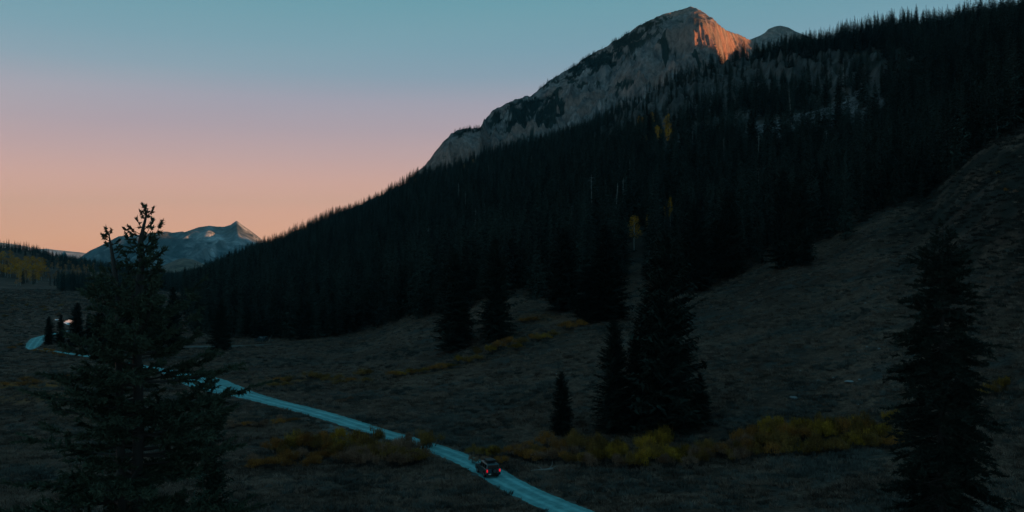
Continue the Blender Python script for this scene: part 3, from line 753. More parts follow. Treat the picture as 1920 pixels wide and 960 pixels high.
# ---- scatter one object of stuff: points with a geometry-node instancer
def scatter(name, label, P, S, protos, pick, cat, kind='stuff', rz=None):
    """P points, S (n,3) scales, protos list of meshes, pick index per point"""
    me = bpy.data.meshes.new(name); me.vertices.add(len(P)); me.vertices.foreach_set('co', np.asarray(P, np.float32).ravel())
    a = me.attributes.new('s', 'FLOAT_VECTOR', 'POINT'); a.data.foreach_set('vector', np.asarray(S, np.float32).ravel())
    a = me.attributes.new('k', 'INT', 'POINT'); a.data.foreach_set('value', np.asarray(pick, np.int32))
    a = me.attributes.new('r', 'FLOAT', 'POINT'); a.data.foreach_set('value', (rng.random(len(P))*6.283 if rz is None else rz).astype(np.float32))
    o = link(name, me); tag(o, label, cat, kind=kind)
    g = bpy.data.node_groups.new(name, 'GeometryNodeTree')
    g.interface.new_socket('Geometry', in_out='INPUT', socket_type='NodeSocketGeometry')
    g.interface.new_socket('Geometry', in_out='OUTPUT', socket_type='NodeSocketGeometry')
    N = g.nodes.new; gi = N('NodeGroupInput'); go = N('NodeGroupOutput'); K = g.links.new
    m2p = N('GeometryNodeMeshToPoints'); K(gi.outputs[0], m2p.inputs[0])
    gti = N('GeometryNodeGeometryToInstance')
    for p in reversed(protos):
        tmp = bpy.data.objects.new(name + '_source', p)      # not linked to the scene
        oi = N('GeometryNodeObjectInfo'); oi.inputs[0].default_value = tmp; oi.inputs[1].default_value = True; oi.transform_space = 'ORIGINAL'
        K(oi.outputs['Geometry'], gti.inputs[0])
    def attr(nm, tp):
        n = N('GeometryNodeInputNamedAttribute'); n.data_type = tp; n.inputs[0].default_value = nm; return n.outputs[0]
    cb = N('ShaderNodeCombineXYZ'); K(attr('r', 'FLOAT'), cb.inputs[2])
    e2r = N('FunctionNodeEulerToRotation'); K(cb.outputs[0], e2r.inputs[0])
    iop = N('GeometryNodeInstanceOnPoints'); K(m2p.outputs[0], iop.inputs['Points']); K(gti.outputs[0], iop.inputs['Instance'])
    iop.inputs['Pick Instance'].default_value = True
    K(attr('k', 'INT'), iop.inputs['Instance Index']); K(e2r.outputs[0], iop.inputs['Rotation']); K(attr('s', 'FLOAT_VECTOR'), iop.inputs['Scale'])
    K(iop.outputs[0], go.inputs[0])
    md = o.modifiers.new('scatter', 'NODES'); md.node_group = g
    return o
KM = [k[0] for k in KIND]
Pf = np.stack([fx[rest], fy[rest], fz_[rest]-0.2], 1); Sf = np.stack([fh[rest]*fw[rest], fh[rest]*fw[rest], fh[rest]], 1)
scatter('spruce_forest', 'dense dark spruce forest covering the mountainside above the meadow', Pf, Sf, KM, fk[rest], 'forest')

# ---- conifers on the left hills, at the valley end and on the rocky mountain
def left_sites():
    rg = np.random.default_rng(9); X, Y = [], []
    yy = 800.0
    while yy < 2500:
        st = 10.0; xs = np.arange(xu(-400, yy), xu(420, yy), st)
        X.append(xs+rg.uniform(-.5,.5,len(xs))*st); Y.append(yy+rg.uniform(-.5,.5,len(xs))*st); yy += st*1.2
    X = np.concatenate(X); Y = np.concatenate(Y); u = 960+F*X/Y; Z = gz(X, Y); v = HV-F*(Z-H)/Y
    n = fbm(X/160, Y/160, 4, 91)
    line = (u > 112+12*n) & (u < 420) & (Y > 960) & (Y < 1400) & (v < 566)       # dark belt at the end of the flats
    hill = (Y > 1180) & (n > 0.02) & (v < 540)
    hill |= (Y > 1850) & (Y < 2250) & (n > -0.35)
    yel = in_poly(u, v, [(-60,470),(0,476),(30,478),(60,486),(92,498),(80,510),(66,522),(30,518),(0,508),(-60,500)])
    low_ = (u < 108) & (v > 496)
    ok = (line | (hill & ~yel)) & (rg.random(len(X)) < np.where(low_, 0.16, 0.8))
    return X[ok], Y[ok], Z[ok], rg
lx, ly, lz, lrg = left_sites()
lh = 13+10*lrg.random(len(lx))
# rocky mountain scrub
sel = (scrub(MU, MTt, MX, MY, MZ) > 0.5) & (MTt > 0.05) & (MTt <= 1.0)
ii = np.argwhere(sel); jr = rng.random(len(ii)) < 0.5; ii = ii[jr]
mx_, my_, mz_ = MX[sel][jr], MY[sel][jr], MZ[sel][jr]
core = in_poly(*px_of(mx_, my_, mz_), scrub_a) | in_poly(*px_of(mx_, my_, mz_), scrub_b) | in_poly(*px_of(mx_, my_, mz_), scrub_c)
kp = core | (rng.random(len(mx_)) < 0.2); mx_, my_, mz_, core = mx_[kp], my_[kp], mz_[kp], core[kp]
mh = np.where(core, 8+6*rng.random(len(mx_)), 4+4*rng.random(len(mx_)))
# skirt of forest at the foot of the rock and along its left skyline
sel2 = (MTt > 0.0) & (MTt < 0.62) & (rng.random(MTt.shape) < 0.22)
uu2, vv2 = px_of(MX, MY, MZ)
low = [(640,420),(700,368),(760,332),(797,316),(830,300),(868,288),(905,276),(945,266),(985,266),(1010,280),(1030,282),(1062,246),(1110,226),(1180,190),(1240,170),(1240,420)]
sel2 &= in_poly(uu2+6*fbm(MX/50, MY/50, 3, 5), vv2+5*fbm(MX/50, MY/50, 3, 6), low)
mx2, my2, mz2 = MX[sel2], MY[sel2], MZ[sel2]
mh2 = 12+9*rng.random(len(mx2))
sk = (MTt > 0.975) & (MTt <= 1.0) & (rng.random(MTt.shape) < 0.16) & (((MU > 1010) & (MU < 1120)) | ((MU > 860) & (MU < 900)))
mx3, my3, mz3 = MX[sk], MY[sk], MZ[sk]; mh3 = 6+8*rng.random(len(mx3))
def stuff_trees(name, label, x, y, z, h):
    w = rng.uniform(0.95, 1.5, len(x)); scatter(name, label, np.stack([x,y,z-0.3],1), np.stack([h*w,h*w,h],1), KM, rng.integers(0,9,len(x)), 'trees')
stuff_trees('valley_conifers', 'dark conifers in belts and patches over the far left hills', lx, ly, lz, lh)
stuff_trees('mountain_conifers', 'dark stunted conifers in patches on the rocky mountain', np.concatenate([mx_,mx2,mx3]), np.concatenate([my_,my2,my3]), np.concatenate([mz_,mz2,mz3]), np.concatenate([mh,mh2,mh3]))

# ------------------------------------------------------------------ broadleaf crowns
def leaf_cloud(rg, n, blobs, size):
    out_ = []
    bl = np.array(blobs)
    wts = bl[:,3]**2; wts /= wts.sum()
    pick = rg.choice(len(bl), n, p=wts)
    d = rg.normal(size=(n,3)); d /= np.linalg.norm(d, axis=1)[:,None]
    r = (rg.random(n)**0.35)[:,None]
    c = bl[pick,:3] + d*r*bl[pick,3:4]*np.array([1,1,0.9])
    c[:,2] = np.maximum(c[:,2], 0.02)
    t1 = rg.normal(size=(n,3)); t1 /= np.linalg.norm(t1, axis=1)[:,None]; t2 = np.cross(t1, d); t2 /= np.linalg.norm(t2, axis=1)[:,None]+1e-9
    s = (size*(0.6+0.8*rg.random(n)))[:,None]
    A = np.stack([c-t1*s, c+t1*s*0.6+t2*s*0.8, c+t1*s*0.7-t2*s*0.8], 1).reshape(-1, 3)
    return A
def aspen_proto(mat, seed):
    rg = np.random.default_rng(seed); bl = []
    for i in range(15):
        f = i/14; z = 0.38+0.56*f; w = 0.17*sin(pi*(0.18+0.75*f))
        bl.append((rg.uniform(-1,1)*w*0.9, rg.uniform(-1,1)*w*0.9, z, 0.075+0.05*rg.random()*(1-0.5*f)))
    A = leaf_cloud(rg, 1100, bl, 0.013)
    tr = Tris(); V, Fc = tube([(0,0,-0.02),(0.005,0,0.3),(-0.004,0.004,0.6),(0,0,0.92)], [0.014,0.011,0.007,0.002], 6); tr.add(V, Fc)
    for (x,y,z,r) in bl[::2]:
        V, Fc = tube([(0,0,z-0.16),(x*0.6,y*0.6,z-0.05),(x,y,z)], [0.005,0.003,0.001], 4); tr.add(V, Fc)
    return crown_mesh('crown', A, mat), tr.mesh('trunk', M['bark_pale'])
AY = [aspen_proto(M['yellow'], s) for s in (1,2,3)]; AD = [aspen_proto(M['aspen_dull'], s) for s in (4,5)]
def aspen(X, Y, Z, h, kind, label, group, ws=1.0):
    e = empty('aspen_tree', (X,Y,Z-0.1), label, 'tree', group, random.random()*6.28); e.scale = (h*ws,h*ws,h)
    link('trunk', kind[1], e); link('crown', kind[0], e); return e
for (u, vb, vt, ws, lab) in [(1189,470,404,1.15,"full yellow aspen in the dark spruces above the creek clump"),
        (1257,425,368,0.45,"thin yellow aspen standing higher in the dark spruces than the full one"),
        (1246,425,385,0.4,"pale thin aspen beside the thin yellow one among spruces"),
        (1213,440,402,0.4,"pale slender aspen just above the full yellow aspen")]:
    # rises through the forest canopy: stands on the slope behind the nearer trees
    X, Y, Z = hit(u, vb, 200); aspen(X, Y, Z, (vb-vt)*Y/F, AY[0], lab, None, ws)
ra = random.Random(4)
for i in range(16):
    u = ra.uniform(1188, 1262); v = ra.uniform(236, 285) ; X, Y, Z = hit(u, v, 500)
    aspen(X, Y, Z, ra.uniform(9, 15), AY[i % 3], "small yellow aspen among spruces below the cliff band", "aspens below the cliff band", 1.1)
for i in range(8):
    u = ra.uniform(770, 960); v = 345-(u-770)*0.25+ra.uniform(-8, 14); X, Y, Z = hit(u, v, 500)
    aspen(X, Y, Z, ra.uniform(10, 14), AD[i % 2], "dull russet aspen scattered high in the forest on the left shoulder", "russet aspens high in the forest", 1.2)
cnt = 0
for i in range(900):
    u = ra.uniform(-60, 190); v = ra.uniform(470, 534)
    ye = in_poly([u+ra.uniform(-5,5)], [v], [(-60,470),(0,474),(30,480),(60,486),(92,498),(84,510),(70,526),(30,520),(0,512),(-60,505)])[0]
    du_ = in_poly([u], [v], [(100,486),(130,484),(180,494),(190,505),(160,520),(140,526),(100,522),(60,530),(20,532),(60,520),(90,505)])[0]
    if not (ye or (du_ and ra.random() < 0.5)) or cnt >= 250: continue
    X, Y, Z = hit(u, v+6, 700); cnt += 1
    if ye: aspen(X, Y, Z, ra.uniform(11, 17), AY[i % 3] if ra.random() < 0.8 else AD[0], "golden aspen in the bright grove on the far left hill", "golden aspens on the far left hill", 1.95)
    else: aspen(X, Y, Z, ra.uniform(9, 14), AD[i % 2], "dull brown aspen on the far hill below the blue mountain", "brown aspens on the far left hill", 1.45)

# ------------------------------------------------------------------ willow shrubs
def shrub_proto(mat, seed, n=1300):
    rg = np.random.default_rng(seed); bl = []; st = Tris()
    for i in range(15):
        a = rg.random()*6.28; r = 0.6*rg.random()**0.6; z = 0.30+0.42*(1-r/0.7)*rg.random()+0.1
        x, y = r*cos(a), r*sin(a); bl.append((x, y, z, 0.13+0.13*rg.random()))
        V, Fc = tube([(x*0.15,y*0.15,-0.05),(x*0.6,y*0.6,z*0.55),(x,y,z+0.12)], [0.018,0.012,0.003], 4); st.add(V, Fc)
    A = leaf_cloud(rg, n, bl, 0.024)
    # upright wands poking out of the top
    W = []
    for i in range(160):
        x, y, z, r = bl[rg.integers(len(bl))]; x += rg.uniform(-1,1)*r; y += rg.uniform(-1,1)*r; hh = z+r*(0.5+0.9*rg.random()); w = 0.012
        a = rg.random()*6.28; W += [(x-w*cos(a), y-w*sin(a), z-0.1), (x+w*cos(a), y+w*sin(a), z-0.1), (x*1.12, y*1.12, hh)]
    return crown_mesh('foliage', np.concatenate([A, np.array(W)]), mat), st.mesh('stems', M['bark'])
SH = {c: [shrub_proto(M['willow_'+c], 20+i*7+j) for j in range(3)] for i, c in enumerate(('yellow','olive','orange','grey'))}
def shrub(X, Y, r, h, c, label, group):
    e = empty('willow_shrub', (X, Y, float(gz(X, Y))-0.05), label, 'shrub', group, ra.random()*6.28)
    e.scale = (r*1.35, r*1.35, h*1.15); k = ra.choice(SH[c]); link('stems', k[1], e); link('foliage', k[0], e); return e
def band(poly, n, hpx, wpx, cols, label, group, jit=4, rows=1, depth=3.0):
    P = np.array(poly, float); s = np.concatenate([[0], np.cumsum(np.hypot(*np.diff(P, axis=0).T))])
    if n > 10: n = int(round(n*0.66)); wpx *= 1.2
    for i in range(n):
        q = (i+ra.uniform(0.1, 0.9))/n*s[-1]; u = np.interp(q, s, P[:,0]); v = np.interp(q, s, P[:,1])+ra.uniform(-jit, jit)*0.4
        X, Y, Z = hit(u, v); row = ra.randrange(rows); X += ra.uniform(-0.5,0.5); Y += row*depth + ra.uniform(-0.6, 0.6)
        h = hpx*Y/F*ra.uniform(0.7, 1.15)*(1+0.10*row); r = wpx*Y/F*0.5*ra.uniform(0.75, 1.25)
        c = cols(u, row) if callable(cols) else ra.choice(cols)
        shrub(X, Y, r, h, c, label, group)
band([(1420,862),(1480,855),(1560,849),(1640,843),(1700,838)], 78, 31, 42, lambda u, r: 'olive' if ra.random() < (0.5 if r < 2 else 0.3) else ('orange' if ra.random() < 0.3 else 'yellow'), "yellow willow bush in the tall hedge-like row near the lone right-hand fir", "tall yellow willow row", rows=6, depth=2.3)
band([(1300,874),(1350,869),(1420,862)], 26, 30, 36, ['olive','orange','grey'], "rusty willow bush linking the two yellow parts of the creek row", "rusty creek willows", rows=4, depth=2.5)
band([(1080,874),(1130,880),(1190,884),(1240,884),(1300,878)], 56, 34, 38, lambda u, r: ('yellow' if ra.random() < (0.75 if 1130 < u < 1300 else 0.2) else 'olive') if r else ra.choice(['grey','yellow','grey']), "yellow-brown willow bush in front of the creek spruce clump", "willows in front of the creek clump", rows=5, depth=2.6)
band([(960,862),(1010,866),(1080,874)], 24, 26, 34, ['olive','grey','grey','orange'], "brownish willow bush between the car and the yellow creek willows", "brown willows past the car", rows=4, depth=2.6)
band([(1215,842),(1250,836)], 3, 40, 44, ['yellow'], "yellow willow bush rising highest at the foot of the tallest spruce", "yellow willows at the tallest spruce's foot")
band([(886,858),(910,858),(935,860)], 4, 30, 34, ['yellow','olive'], "rounded yellow-olive bush just behind the driving car", "bushes right behind the driving car")
band([(870,868),(950,872)], 4, 20, 30, ['grey','orange'], "low tawny bush between the driving car and the rounded yellow ones", "low tawny bushes by the car")
band([(1660,800),(1690,790)], 2, 34, 30, ['yellow'], "loose yellow sapling bush rising above the end of the tall yellow row", "loose bushes above the yellow row")
band([(1840,748),(1870,740),(1900,735)], 3, 34, 44, ['olive','yellow'], "dim olive bush beyond the lone right-hand fir", "dim bushes beyond the right-hand fir")
band([(455,876),(500,878),(560,876),(640,868)], 26, 22, 34, ['orange','orange','grey'], "orange-brown willow bush at the front of the left creek thicket", "orange willows of the left thicket", rows=2)
band([(500,866),(560,860),(600,860),(660,858),(690,862)], 30, 30, 36, ['yellow','orange','olive'], "yellowish willow bush in the middle of the left creek thicket", "yellowish willows of the left thicket", rows=4, depth=2.6)
band([(650,872),(720,876),(770,872),(800,858)], 40, 34, 42, ['grey','olive','grey'], "grey-brown leafless willow bush at the road end of the left thicket", "grey willows of the left thicket", rows=4, depth=2.6)
band([(798,846),(812,842)], 2, 22, 26, ['grey'], "grey twiggy bush hiding a stretch of the road edge", "bushes hiding the road edge")
band([(420,800),(480,800),(550,794)], 14, 13, 26, ['orange','grey'], "low orange bush on the flat between the pull-in and left thicket", "low orange bushes on the flat", rows=2)
band([(500,726),(560,722),(620,722),(690,716)], 22, 13, 26, ['olive','olive','orange'], "low olive shrub in the patch above the road", "low olive shrubs above the road", rows=3, depth=6)
band([(640,755),(668,752)], 2, 10, 20, ['grey'], "pale tuft of a bush alone on the bank above the road", "pale tufts on the road bank")
band([(725,708),(760,705),(800,698),(850,688)], 12, 15, 24, ['orange','yellow','orange'], "orange-yellow bush at the low end of the meadow willow row", "low end of the meadow row")
band([(850,688),(900,676),(950,662),(1010,642),(1095,612)], 24, 19, 26, ['yellow','olive','olive','orange'], "olive-yellow bush in the diagonal willow row across the meadow", "diagonal meadow willow row", rows=2, depth=4)
band([(975,606),(1010,603)], 3, 14, 24, ['orange'], "rust-coloured bush alone above the diagonal willow row", "rust bushes above the diagonal row")
band([(66,660),(95,662),(120,668)], 5, 9, 18, ['orange'], "orange bush on the inside of the far road bend", "orange bushes at the far road bend")
band([(20,655),(40,648)], 2, 6, 16, ['orange'], "small orange bush on the outside of the far road bend", "orange bushes outside the far bend")
band([(0,724),(60,722),(115,720)], 12, 9, 24, ['orange'], "low ochre bush in the marsh at the photo's left edge", "ochre marsh bushes", rows=2, depth=8)
for (u, v, c, lab) in [(1886,360,'orange',"tiny bright orange shrub alone high on the steep dark hillside"), (1905,365,'grey',"tiny pale shrub next to the bright orange one high on the hillside"),
                     (1873,328,'yellow',"small dull yellow shrub highest on the open hillside")]:
    X, Y, Z = hit(u, v, 100); shrub(X, Y, 0.7, 1.1, c, lab, None)
for i in range(26):
    u = ra.uniform(0, 120); v = ra.uniform(548, 600); X, Y, Z = hit(u, v, 200)
    shrub(X, Y, ra.uniform(1.2, 3), ra.uniform(1.5, 3.2), ra.choice(['grey','olive']), "dark low shrub dotted on the far valley flat", "dark shrubs on the far valley flat")

# ------------------------------------------------------------------ grass tufts and sage over the near meadow
def tuft_proto(seed, n, h, spread, mat):
    rg = np.random.default_rng(seed); a = rg.random(n)*6.283; r = spread*np.sqrt(rg.random(n)); x = r*np.cos(a); y = r*np.sin(a)
    b = rg.random(n)*6.283; w = 0.03*(0.6+rg.random(n)); hh = h*(0.5+0.7*rg.random(n)); lx_ = rg.normal(size=n)*0.12; ly_ = rg.normal(size=n)*0.12
    z0 = np.full(n, -0.03)
    A = np.stack([np.stack([x-w*np.cos(b), y-w*np.sin(b), z0], 1), np.stack([x+w*np.cos(b), y+w*np.sin(b), z0], 1), np.stack([x*1.2+lx_, y*1.2+ly_, hh], 1)], 1).reshape(-1, 3)
    return crown_mesh('tuft', A, mat)
M['grass'] = foliage('dry_grass', (0.066,0.044,0.034), (0.31,0.210,0.160), 0.12)
M['sage'] = foliage('sage', (0.05,0.048,0.042), (0.17,0.165,0.145), 0.12)
M['shade_tuft'] = foliage('hill_shade_tufts', (0.018,0.017,0.014), (0.065,0.058,0.046), 0.12)  # darkened tufts that carry the painted shade of the right hillside
TF = [tuft_proto(1, 42, 0.42, 0.45, M['grass']), tuft_proto(2, 42, 0.30, 0.5, M['grass']), tuft_proto(3, 60, 0.34, 0.4, M['sage']), tuft_proto(4, 70, 0.5, 0.5, M['sage']), tuft_proto(5, 70, 0.5, 0.55, M['shade_tuft']), tuft_proto(6, 60, 0.38, 0.5, M['shade_tuft'])]
NG = 200000
gy_ = 60*np.exp(rng.random(NG)**0.75*np.log(1050/60)); gu_ = rng.uniform(-480, 2300, NG); gx_ = xu(gu_, gy_)
d_ = road_dist(gx_, gy_); kp = (d_ > 0.15+0.9*rng.random(NG)) & ~((np.abs(gu_-129) < 34) & (gy_ > 350) & (gy_ < 480)) & (gy_ < np.interp(gu_, U, edgeY)*1.05)
clump = fbm(gx_/9, gy_/9, 3, 701); gv_ = HV-F*(gz(gx_, gy_)-H)/gy_
dimp = sstep(1570, 1800, gu_-0.35*(gv_-420))*sstep(640, 380, gv_); kp &= rng.random(NG) < 0.55+0.6*clump  # hillside shade mask again, picks the darkened tufts
gx_, gy_, dimp = gx_[kp], gy_[kp], dimp[kp]; sgn = fbm(gx_/26, gy_/16, 4, 703)
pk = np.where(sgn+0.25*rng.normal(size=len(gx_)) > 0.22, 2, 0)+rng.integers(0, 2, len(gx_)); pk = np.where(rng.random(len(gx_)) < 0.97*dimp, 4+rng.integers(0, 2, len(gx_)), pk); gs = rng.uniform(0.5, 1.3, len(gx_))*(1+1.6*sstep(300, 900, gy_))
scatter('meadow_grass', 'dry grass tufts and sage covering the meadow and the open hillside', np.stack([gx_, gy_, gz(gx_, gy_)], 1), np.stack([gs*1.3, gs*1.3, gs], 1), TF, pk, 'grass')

# ------------------------------------------------------------------ rocks and dead wood
def rock(name, u, v, r, label, group=None, flat=0.6, y0=60):
    X, Y, Z = hit(u, v, y0); import bmesh
    bm = bmesh.new(); bmesh.ops.create_icosphere(bm, subdivisions=3, radius=1.0)
    s = ra.randrange(1000)
    for q in bm.verts:
        p = q.co; k = 1+0.28*float(perlin(p.x*1.3+s, p.y*1.3+p.z*1.1, s))+0.1*float(perlin(p.x*3+s, p.y*3+p.z*2.7, s+1))
        q.co = Vector((p.x*k*r*1.2, p.y*k*r, p.z*k*r*flat))
    me = bpy.data.meshes.new(name); bm.to_mesh(me); bm.free(); me.materials.append(M['boulder'])
    o = link(name, me); o.location = (X, Y, Z+r*flat*0.25); o.rotation_euler.z = ra.random()*6; return tag(o, label, 'rock', group)
M['boulder'] = simple('boulder_stone', (0.26,0.28,0.28), 0.9)
rock('boulder', 1487, 748, 0.55, "rounded pale boulder lying alone on the hillside above the yellow willows")
rock('boulder', 1592, 716, 0.75, "longest flat pale boulder on the hillside above the yellow willow row", flat=0.2)
for (u, v) in [(1490,731),(1522,722),(1534,714),(1563,709),(1539,744),(1330,790),(1334,796),(1625,651),(1648,655),(1560,745),(1505,727),(945,838)]:
    rock('stone', u, v, 0.24, "small pale stone lying in the hillside grass", "small pale hillside stones")
for i in range(18):
    u = ra.uniform(900, 1900); v = ra.uniform(560, 790); rock('stone', u, v, ra.uniform(0.1, 0.2), "small pale stone lying in the hillside grass", "small pale hillside stones")
t_ = Tris(); 
V_, F_ = tube([(-1.9,0,0.15),(-0.9,0.1,0.2),(0.2,0,0.28),(1.0,0.15,0.35)], [0.06,0.09,0.13,0.17], 7); t_.add(V_, F_)
for b in [((0.5,0.05,0.3),(0.9,0.2,0.8),(1.0,0.3,1.35)), ((0.9,0.15,0.35),(1.3,-0.1,0.7),(1.7,0,0.8)), ((-0.4,0,0.25),(-0.6,0.3,0.5),(-0.9,0.4,0.6)), ((0.9,0.1,0.3),(1.2,0.2,0.1),(1.45,0.3,-0.05))]:
    V_, F_ = tube(b, [0.07,0.045,0.012], 5); t_.add(V_, F_)
X, Y, Z = hit(1022, 884); lg = link('dead_log', t_.mesh('dead_log', M['wood_dead'])); lg.location = (X, Y, Z); tag(lg, "bleached dead log with upturned branches in the grass past the car", 'log')
V_, F_ = tube([(0.9,0,2.6),(0.2,0,1.3),(-0.4,0,-0.2)], [0.05,0.08,0.1], 6)
X, Y, Z = hit(506, 641); lg = link('leaning_pole', np_mesh('leaning_pole', V_, F_, M['wood_dead'], True)); lg.location = (X, Y, Z); tag(lg, "pale bare pole leaning at the forest edge beside the parked car", 'pole')

# ------------------------------------------------------------------ foreground fir with two leaders
def fir_branches(rg, trunk, zs, Lf, up, nz, tuft=0.20, skip=0.0, dens=1.0, seedrot=0.0):
    """branches with needle tufts off a trunk polyline; Lf(z) branch length, up(z) rise of the tips"""
    T_, needles = Tris(), []
    tp = np.array(trunk)
    def at(z): return np.array([np.interp(z, tp[:,2], tp[:,0]), np.interp(z, tp[:,2], tp[:,1]), z])
    for z in zs:
        if rg.random() < skip: continue
        L_ = Lf(z)*rg.uniform(0.45, 1.12); a = rg.random()*6.283; d = np.array([cos(a), sin(a), 0.0]); sd = np.array([-d[1], d[0], 0])
        rise = up(z)*rg.uniform(0.5, 1.4); p0 = at(z); n = 8; pts = []; bend = rg.uniform(-0.18, 0.18)
        for k in range(n+1):
            t = k/n; pts.append(p0 + d*L_*t + sd*bend*L_*t*t + np.array([0,0, L_*(rise*t*t*1.2 + (rise-0.22)*t*(1-t)*0.8)]))
        pts = np.array(pts); V_, F_ = tube(pts, [0.012+0.016*L_*(1-k/n)**1.3 for k in range(n+1)], 5); T_.add(V_, F_)
        # side shoots
        ns = max(4, int(L_*5.5*dens))
        for k in range(ns):
            t = rg.uniform(0.22, 1.0)**0.8; q = t*n; i = min(int(q), n-1); b = pts[i]+(pts[i+1]-pts[i])*(q-i)
            sf = min(1.0, max(0.42, L_/0.95)); sl_ = sf*(0.20+0.34*L_*(1-t)*0.6+0.12)*rg.uniform(0.6, 1.3); s = 1 if rg.random() < 0.5 else -1
            sdir = d*rg.uniform(0.3, 0.9)+sd*s*rg.uniform(0.5, 1.1)+np.array([0,0,rg.uniform(-0.15, 0.45)]); sdir /= np.linalg.norm(sdir)
            if k < 2: b = pts[-1]; sdir = (pts[-1]-pts[-2]); sdir = sdir/np.linalg.norm(sdir)+rg.normal(size=3)*0.2
            V_, F_ = tube([b, b+sdir*sl_*0.5+np.array([0,0,-0.02]), b+sdir*sl_], [0.010,0.007,0.003], 3); T_.add(V_, F_)
            m_ = max(4, int(sl_/tuft*nz))
            for j in range(m_):
                w = rg.random()**0.8; c = b+sdir*sl_*w; dv = sdir*0.9+rg.normal(size=3)*0.55; dv /= np.linalg.norm(dv)
                l = tuft*(0.45+0.55*sf)*rg.uniform(0.6, 1.25); sv = np.cross(dv, rg.normal(size=3)); sv /= np.linalg.norm(sv)+1e-9; wd = tuft*0.2
                needles.append(np.stack([c-sv*wd, c+sv*wd, c+dv*l]))
    return T_, np.concatenate(needles)
rg = np.random.default_rng(23)
DF = 35.0
def P35(u, v, y=DF): return (xu(u, y), y, zv(v, y))
gx0 = xu(250, DF)
A_tr = [(gx0-0.1, DF, -0.4), P35(256, 960), P35(262, 800), P35(258, 650), P35(262, 540), P35(266, 480), P35(263, 452), P35(270, 420), P35(277, 391)]
B_tr = [(gx0-0.35, DF-0.2, 0.5), P35(232, 960, DF-.4), P35(226, 800, DF-.5), P35(224, 650, DF-.4), P35(222, 560, DF-.3), P35(214, 500, DF-.3), P35(208, 462, DF-.3), P35(203, 436, DF-.3)]
fir = empty('fir_tree', (gx0, DF, 0.0), "nearest fir, ragged and sparse with two leaders, filling the photo's lower left", 'tree')
off = np.array([gx0, DF, 0.0])
ztop = A_tr[-1][2]; zb_ = B_tr[-1][2]
lenA = lambda z: (1.22 if z < ztop-4 else 1.0)*float(np.interp(ztop-z, [0,0.5,1.2,2.3,3.6,5.5,7.6,9.7,13,22,27], [0.16,0.26,0.55,0.95,1.6,2.3,3.1,3.7,4.1,4.2,3.0]))
lenB = lambda z: float(np.interp(zb_-z, [0,0.6,1.4,3,5,9,13,22,27], [0.1,0.25,0.45,1.1,1.8,2.9,3.5,3.8,2.5]))
upA = lambda z: float(np.interp(ztop-z, [0,2,5,9,14], [0.8,0.6,0.32,0.08,-0.05]))
zsA = np.concatenate([ztop-np.array([0.02,0.10,0.20,0.30,0.40,0.52,0.64,0.80,0.88,1.02,1.12,1.24,1.36,1.5,1.58,1.7,1.82,1.9,2.0]), ztop-2.0-np.sort(rg.random(250))*(22)**1.0])
zsB = np.concatenate([zb_-np.array([0.03,0.12,0.22,0.34,0.5,0.62,0.7,0.85,1.1,1.4,1.7,1.8]), zb_-1.9-np.sort(rg.random(150))*21])
tA, nA = fir_branches(rg, A_tr, zsA, lenA, upA, 15, dens=1.5)
tB, nB = fir_branches(rg, B_tr, zsB, lenB, lambda z: upA(z+0.8), 15, dens=1.5)
T_ = Tris()
for tr, r0 in ((A_tr, 0.24), (B_tr, 0.19)):
    P_ = dense(np.array(tr), 4); tt = np.linspace(0, 1, len(P_)); V_, F_ = tube(P_-off, r0*(1-tt)**0.8+0.012, 10); T_.add(V_, F_)
link('trunk', T_.mesh('trunk', M['bark']), fir)
T_ = Tris(); T_.v = [v-off for v in tA.v+tB.v]; nn = 0; fs = []
for s_t in (tA, tB):
    fs += [f+nn for f in s_t.f]; nn += s_t.n
T_.f = fs; link('branches', T_.mesh('branches', M['bark']), fir)
link('crown', crown_mesh('crown', np.concatenate([nA, nB])-off, M['needle_near']), fir)

# slender spruce just behind it and the lone dark fir on the right
NS = spruce_crown(rg, 90, 8, 14, width=0.075, droop=0.25, rag=0.4, power=0.6, tw=0.4, twr=0.07)
Xn, Yn = xu(397, 62), 62.0; hn = float(zv(690, 62)-gz(Xn, Yn)); 
conifer(Xn, Yn, float(gz(Xn, Yn)), hn, 1.0, (crown_mesh('crown', NS, M['needle_near']), NEAR[0][1]), "slender spruce with a thin pointed top crossing the road beside the forked fir", None)
DR = 60.0; Xn = xu(1762, DR); zn = float(gz(Xn, DR)); zt = zv(417, DR)
R_tr = [(Xn-0.1, DR, zn-0.3), (Xn, DR, zn+8), (Xn+0.05, DR, zn+18), (xu(1767, DR), DR, zn+25), (xu(1769, DR), DR, zt)]
rr = np.random.default_rng(77)
tier = lambda z: 1 + 0.18*math.sin(z*2.6) + 0.14*math.sin(z*6.1+1)
lenR = lambda z: tier(z)*float(np.interp(zt-z, [0,0.5,1.5,3,5,9,14,20,29], [0.08,0.3,0.85,1.6,2.1,2.5,2.75,3.1,2.9]))
upR = lambda z: float(np.interp(zt-z, [0,1.5,4,9,20], [0.7,0.25,-0.05,-0.22,-0.32]))
zsR = np.concatenate([zt-np.array([0.05,0.15,0.25,0.36,0.5,0.6,0.72,0.85]), zt-0.9-np.sort(rr.random(820))*(zt-zn-2.5)])
tR, nR = fir_branches(rr, R_tr, zsR, lenR, upR, 11, tuft=0.26, dens=1.25)
offR = np.array([Xn, DR, zn])
rf = empty('fir_tree', tuple(offR), "lone tall dark fir in the right foreground hiding the end of the yellow row", 'tree')
T_ = Tris(); P_ = dense(np.array(R_tr), 4); tt = np.linspace(0, 1, len(P_)); V_, F_ = tube(P_-offR, 0.33*(1-tt)**0.9+0.015, 10); T_.add(V_, F_)
link('trunk', T_.mesh('trunk', M['bark']), rf)
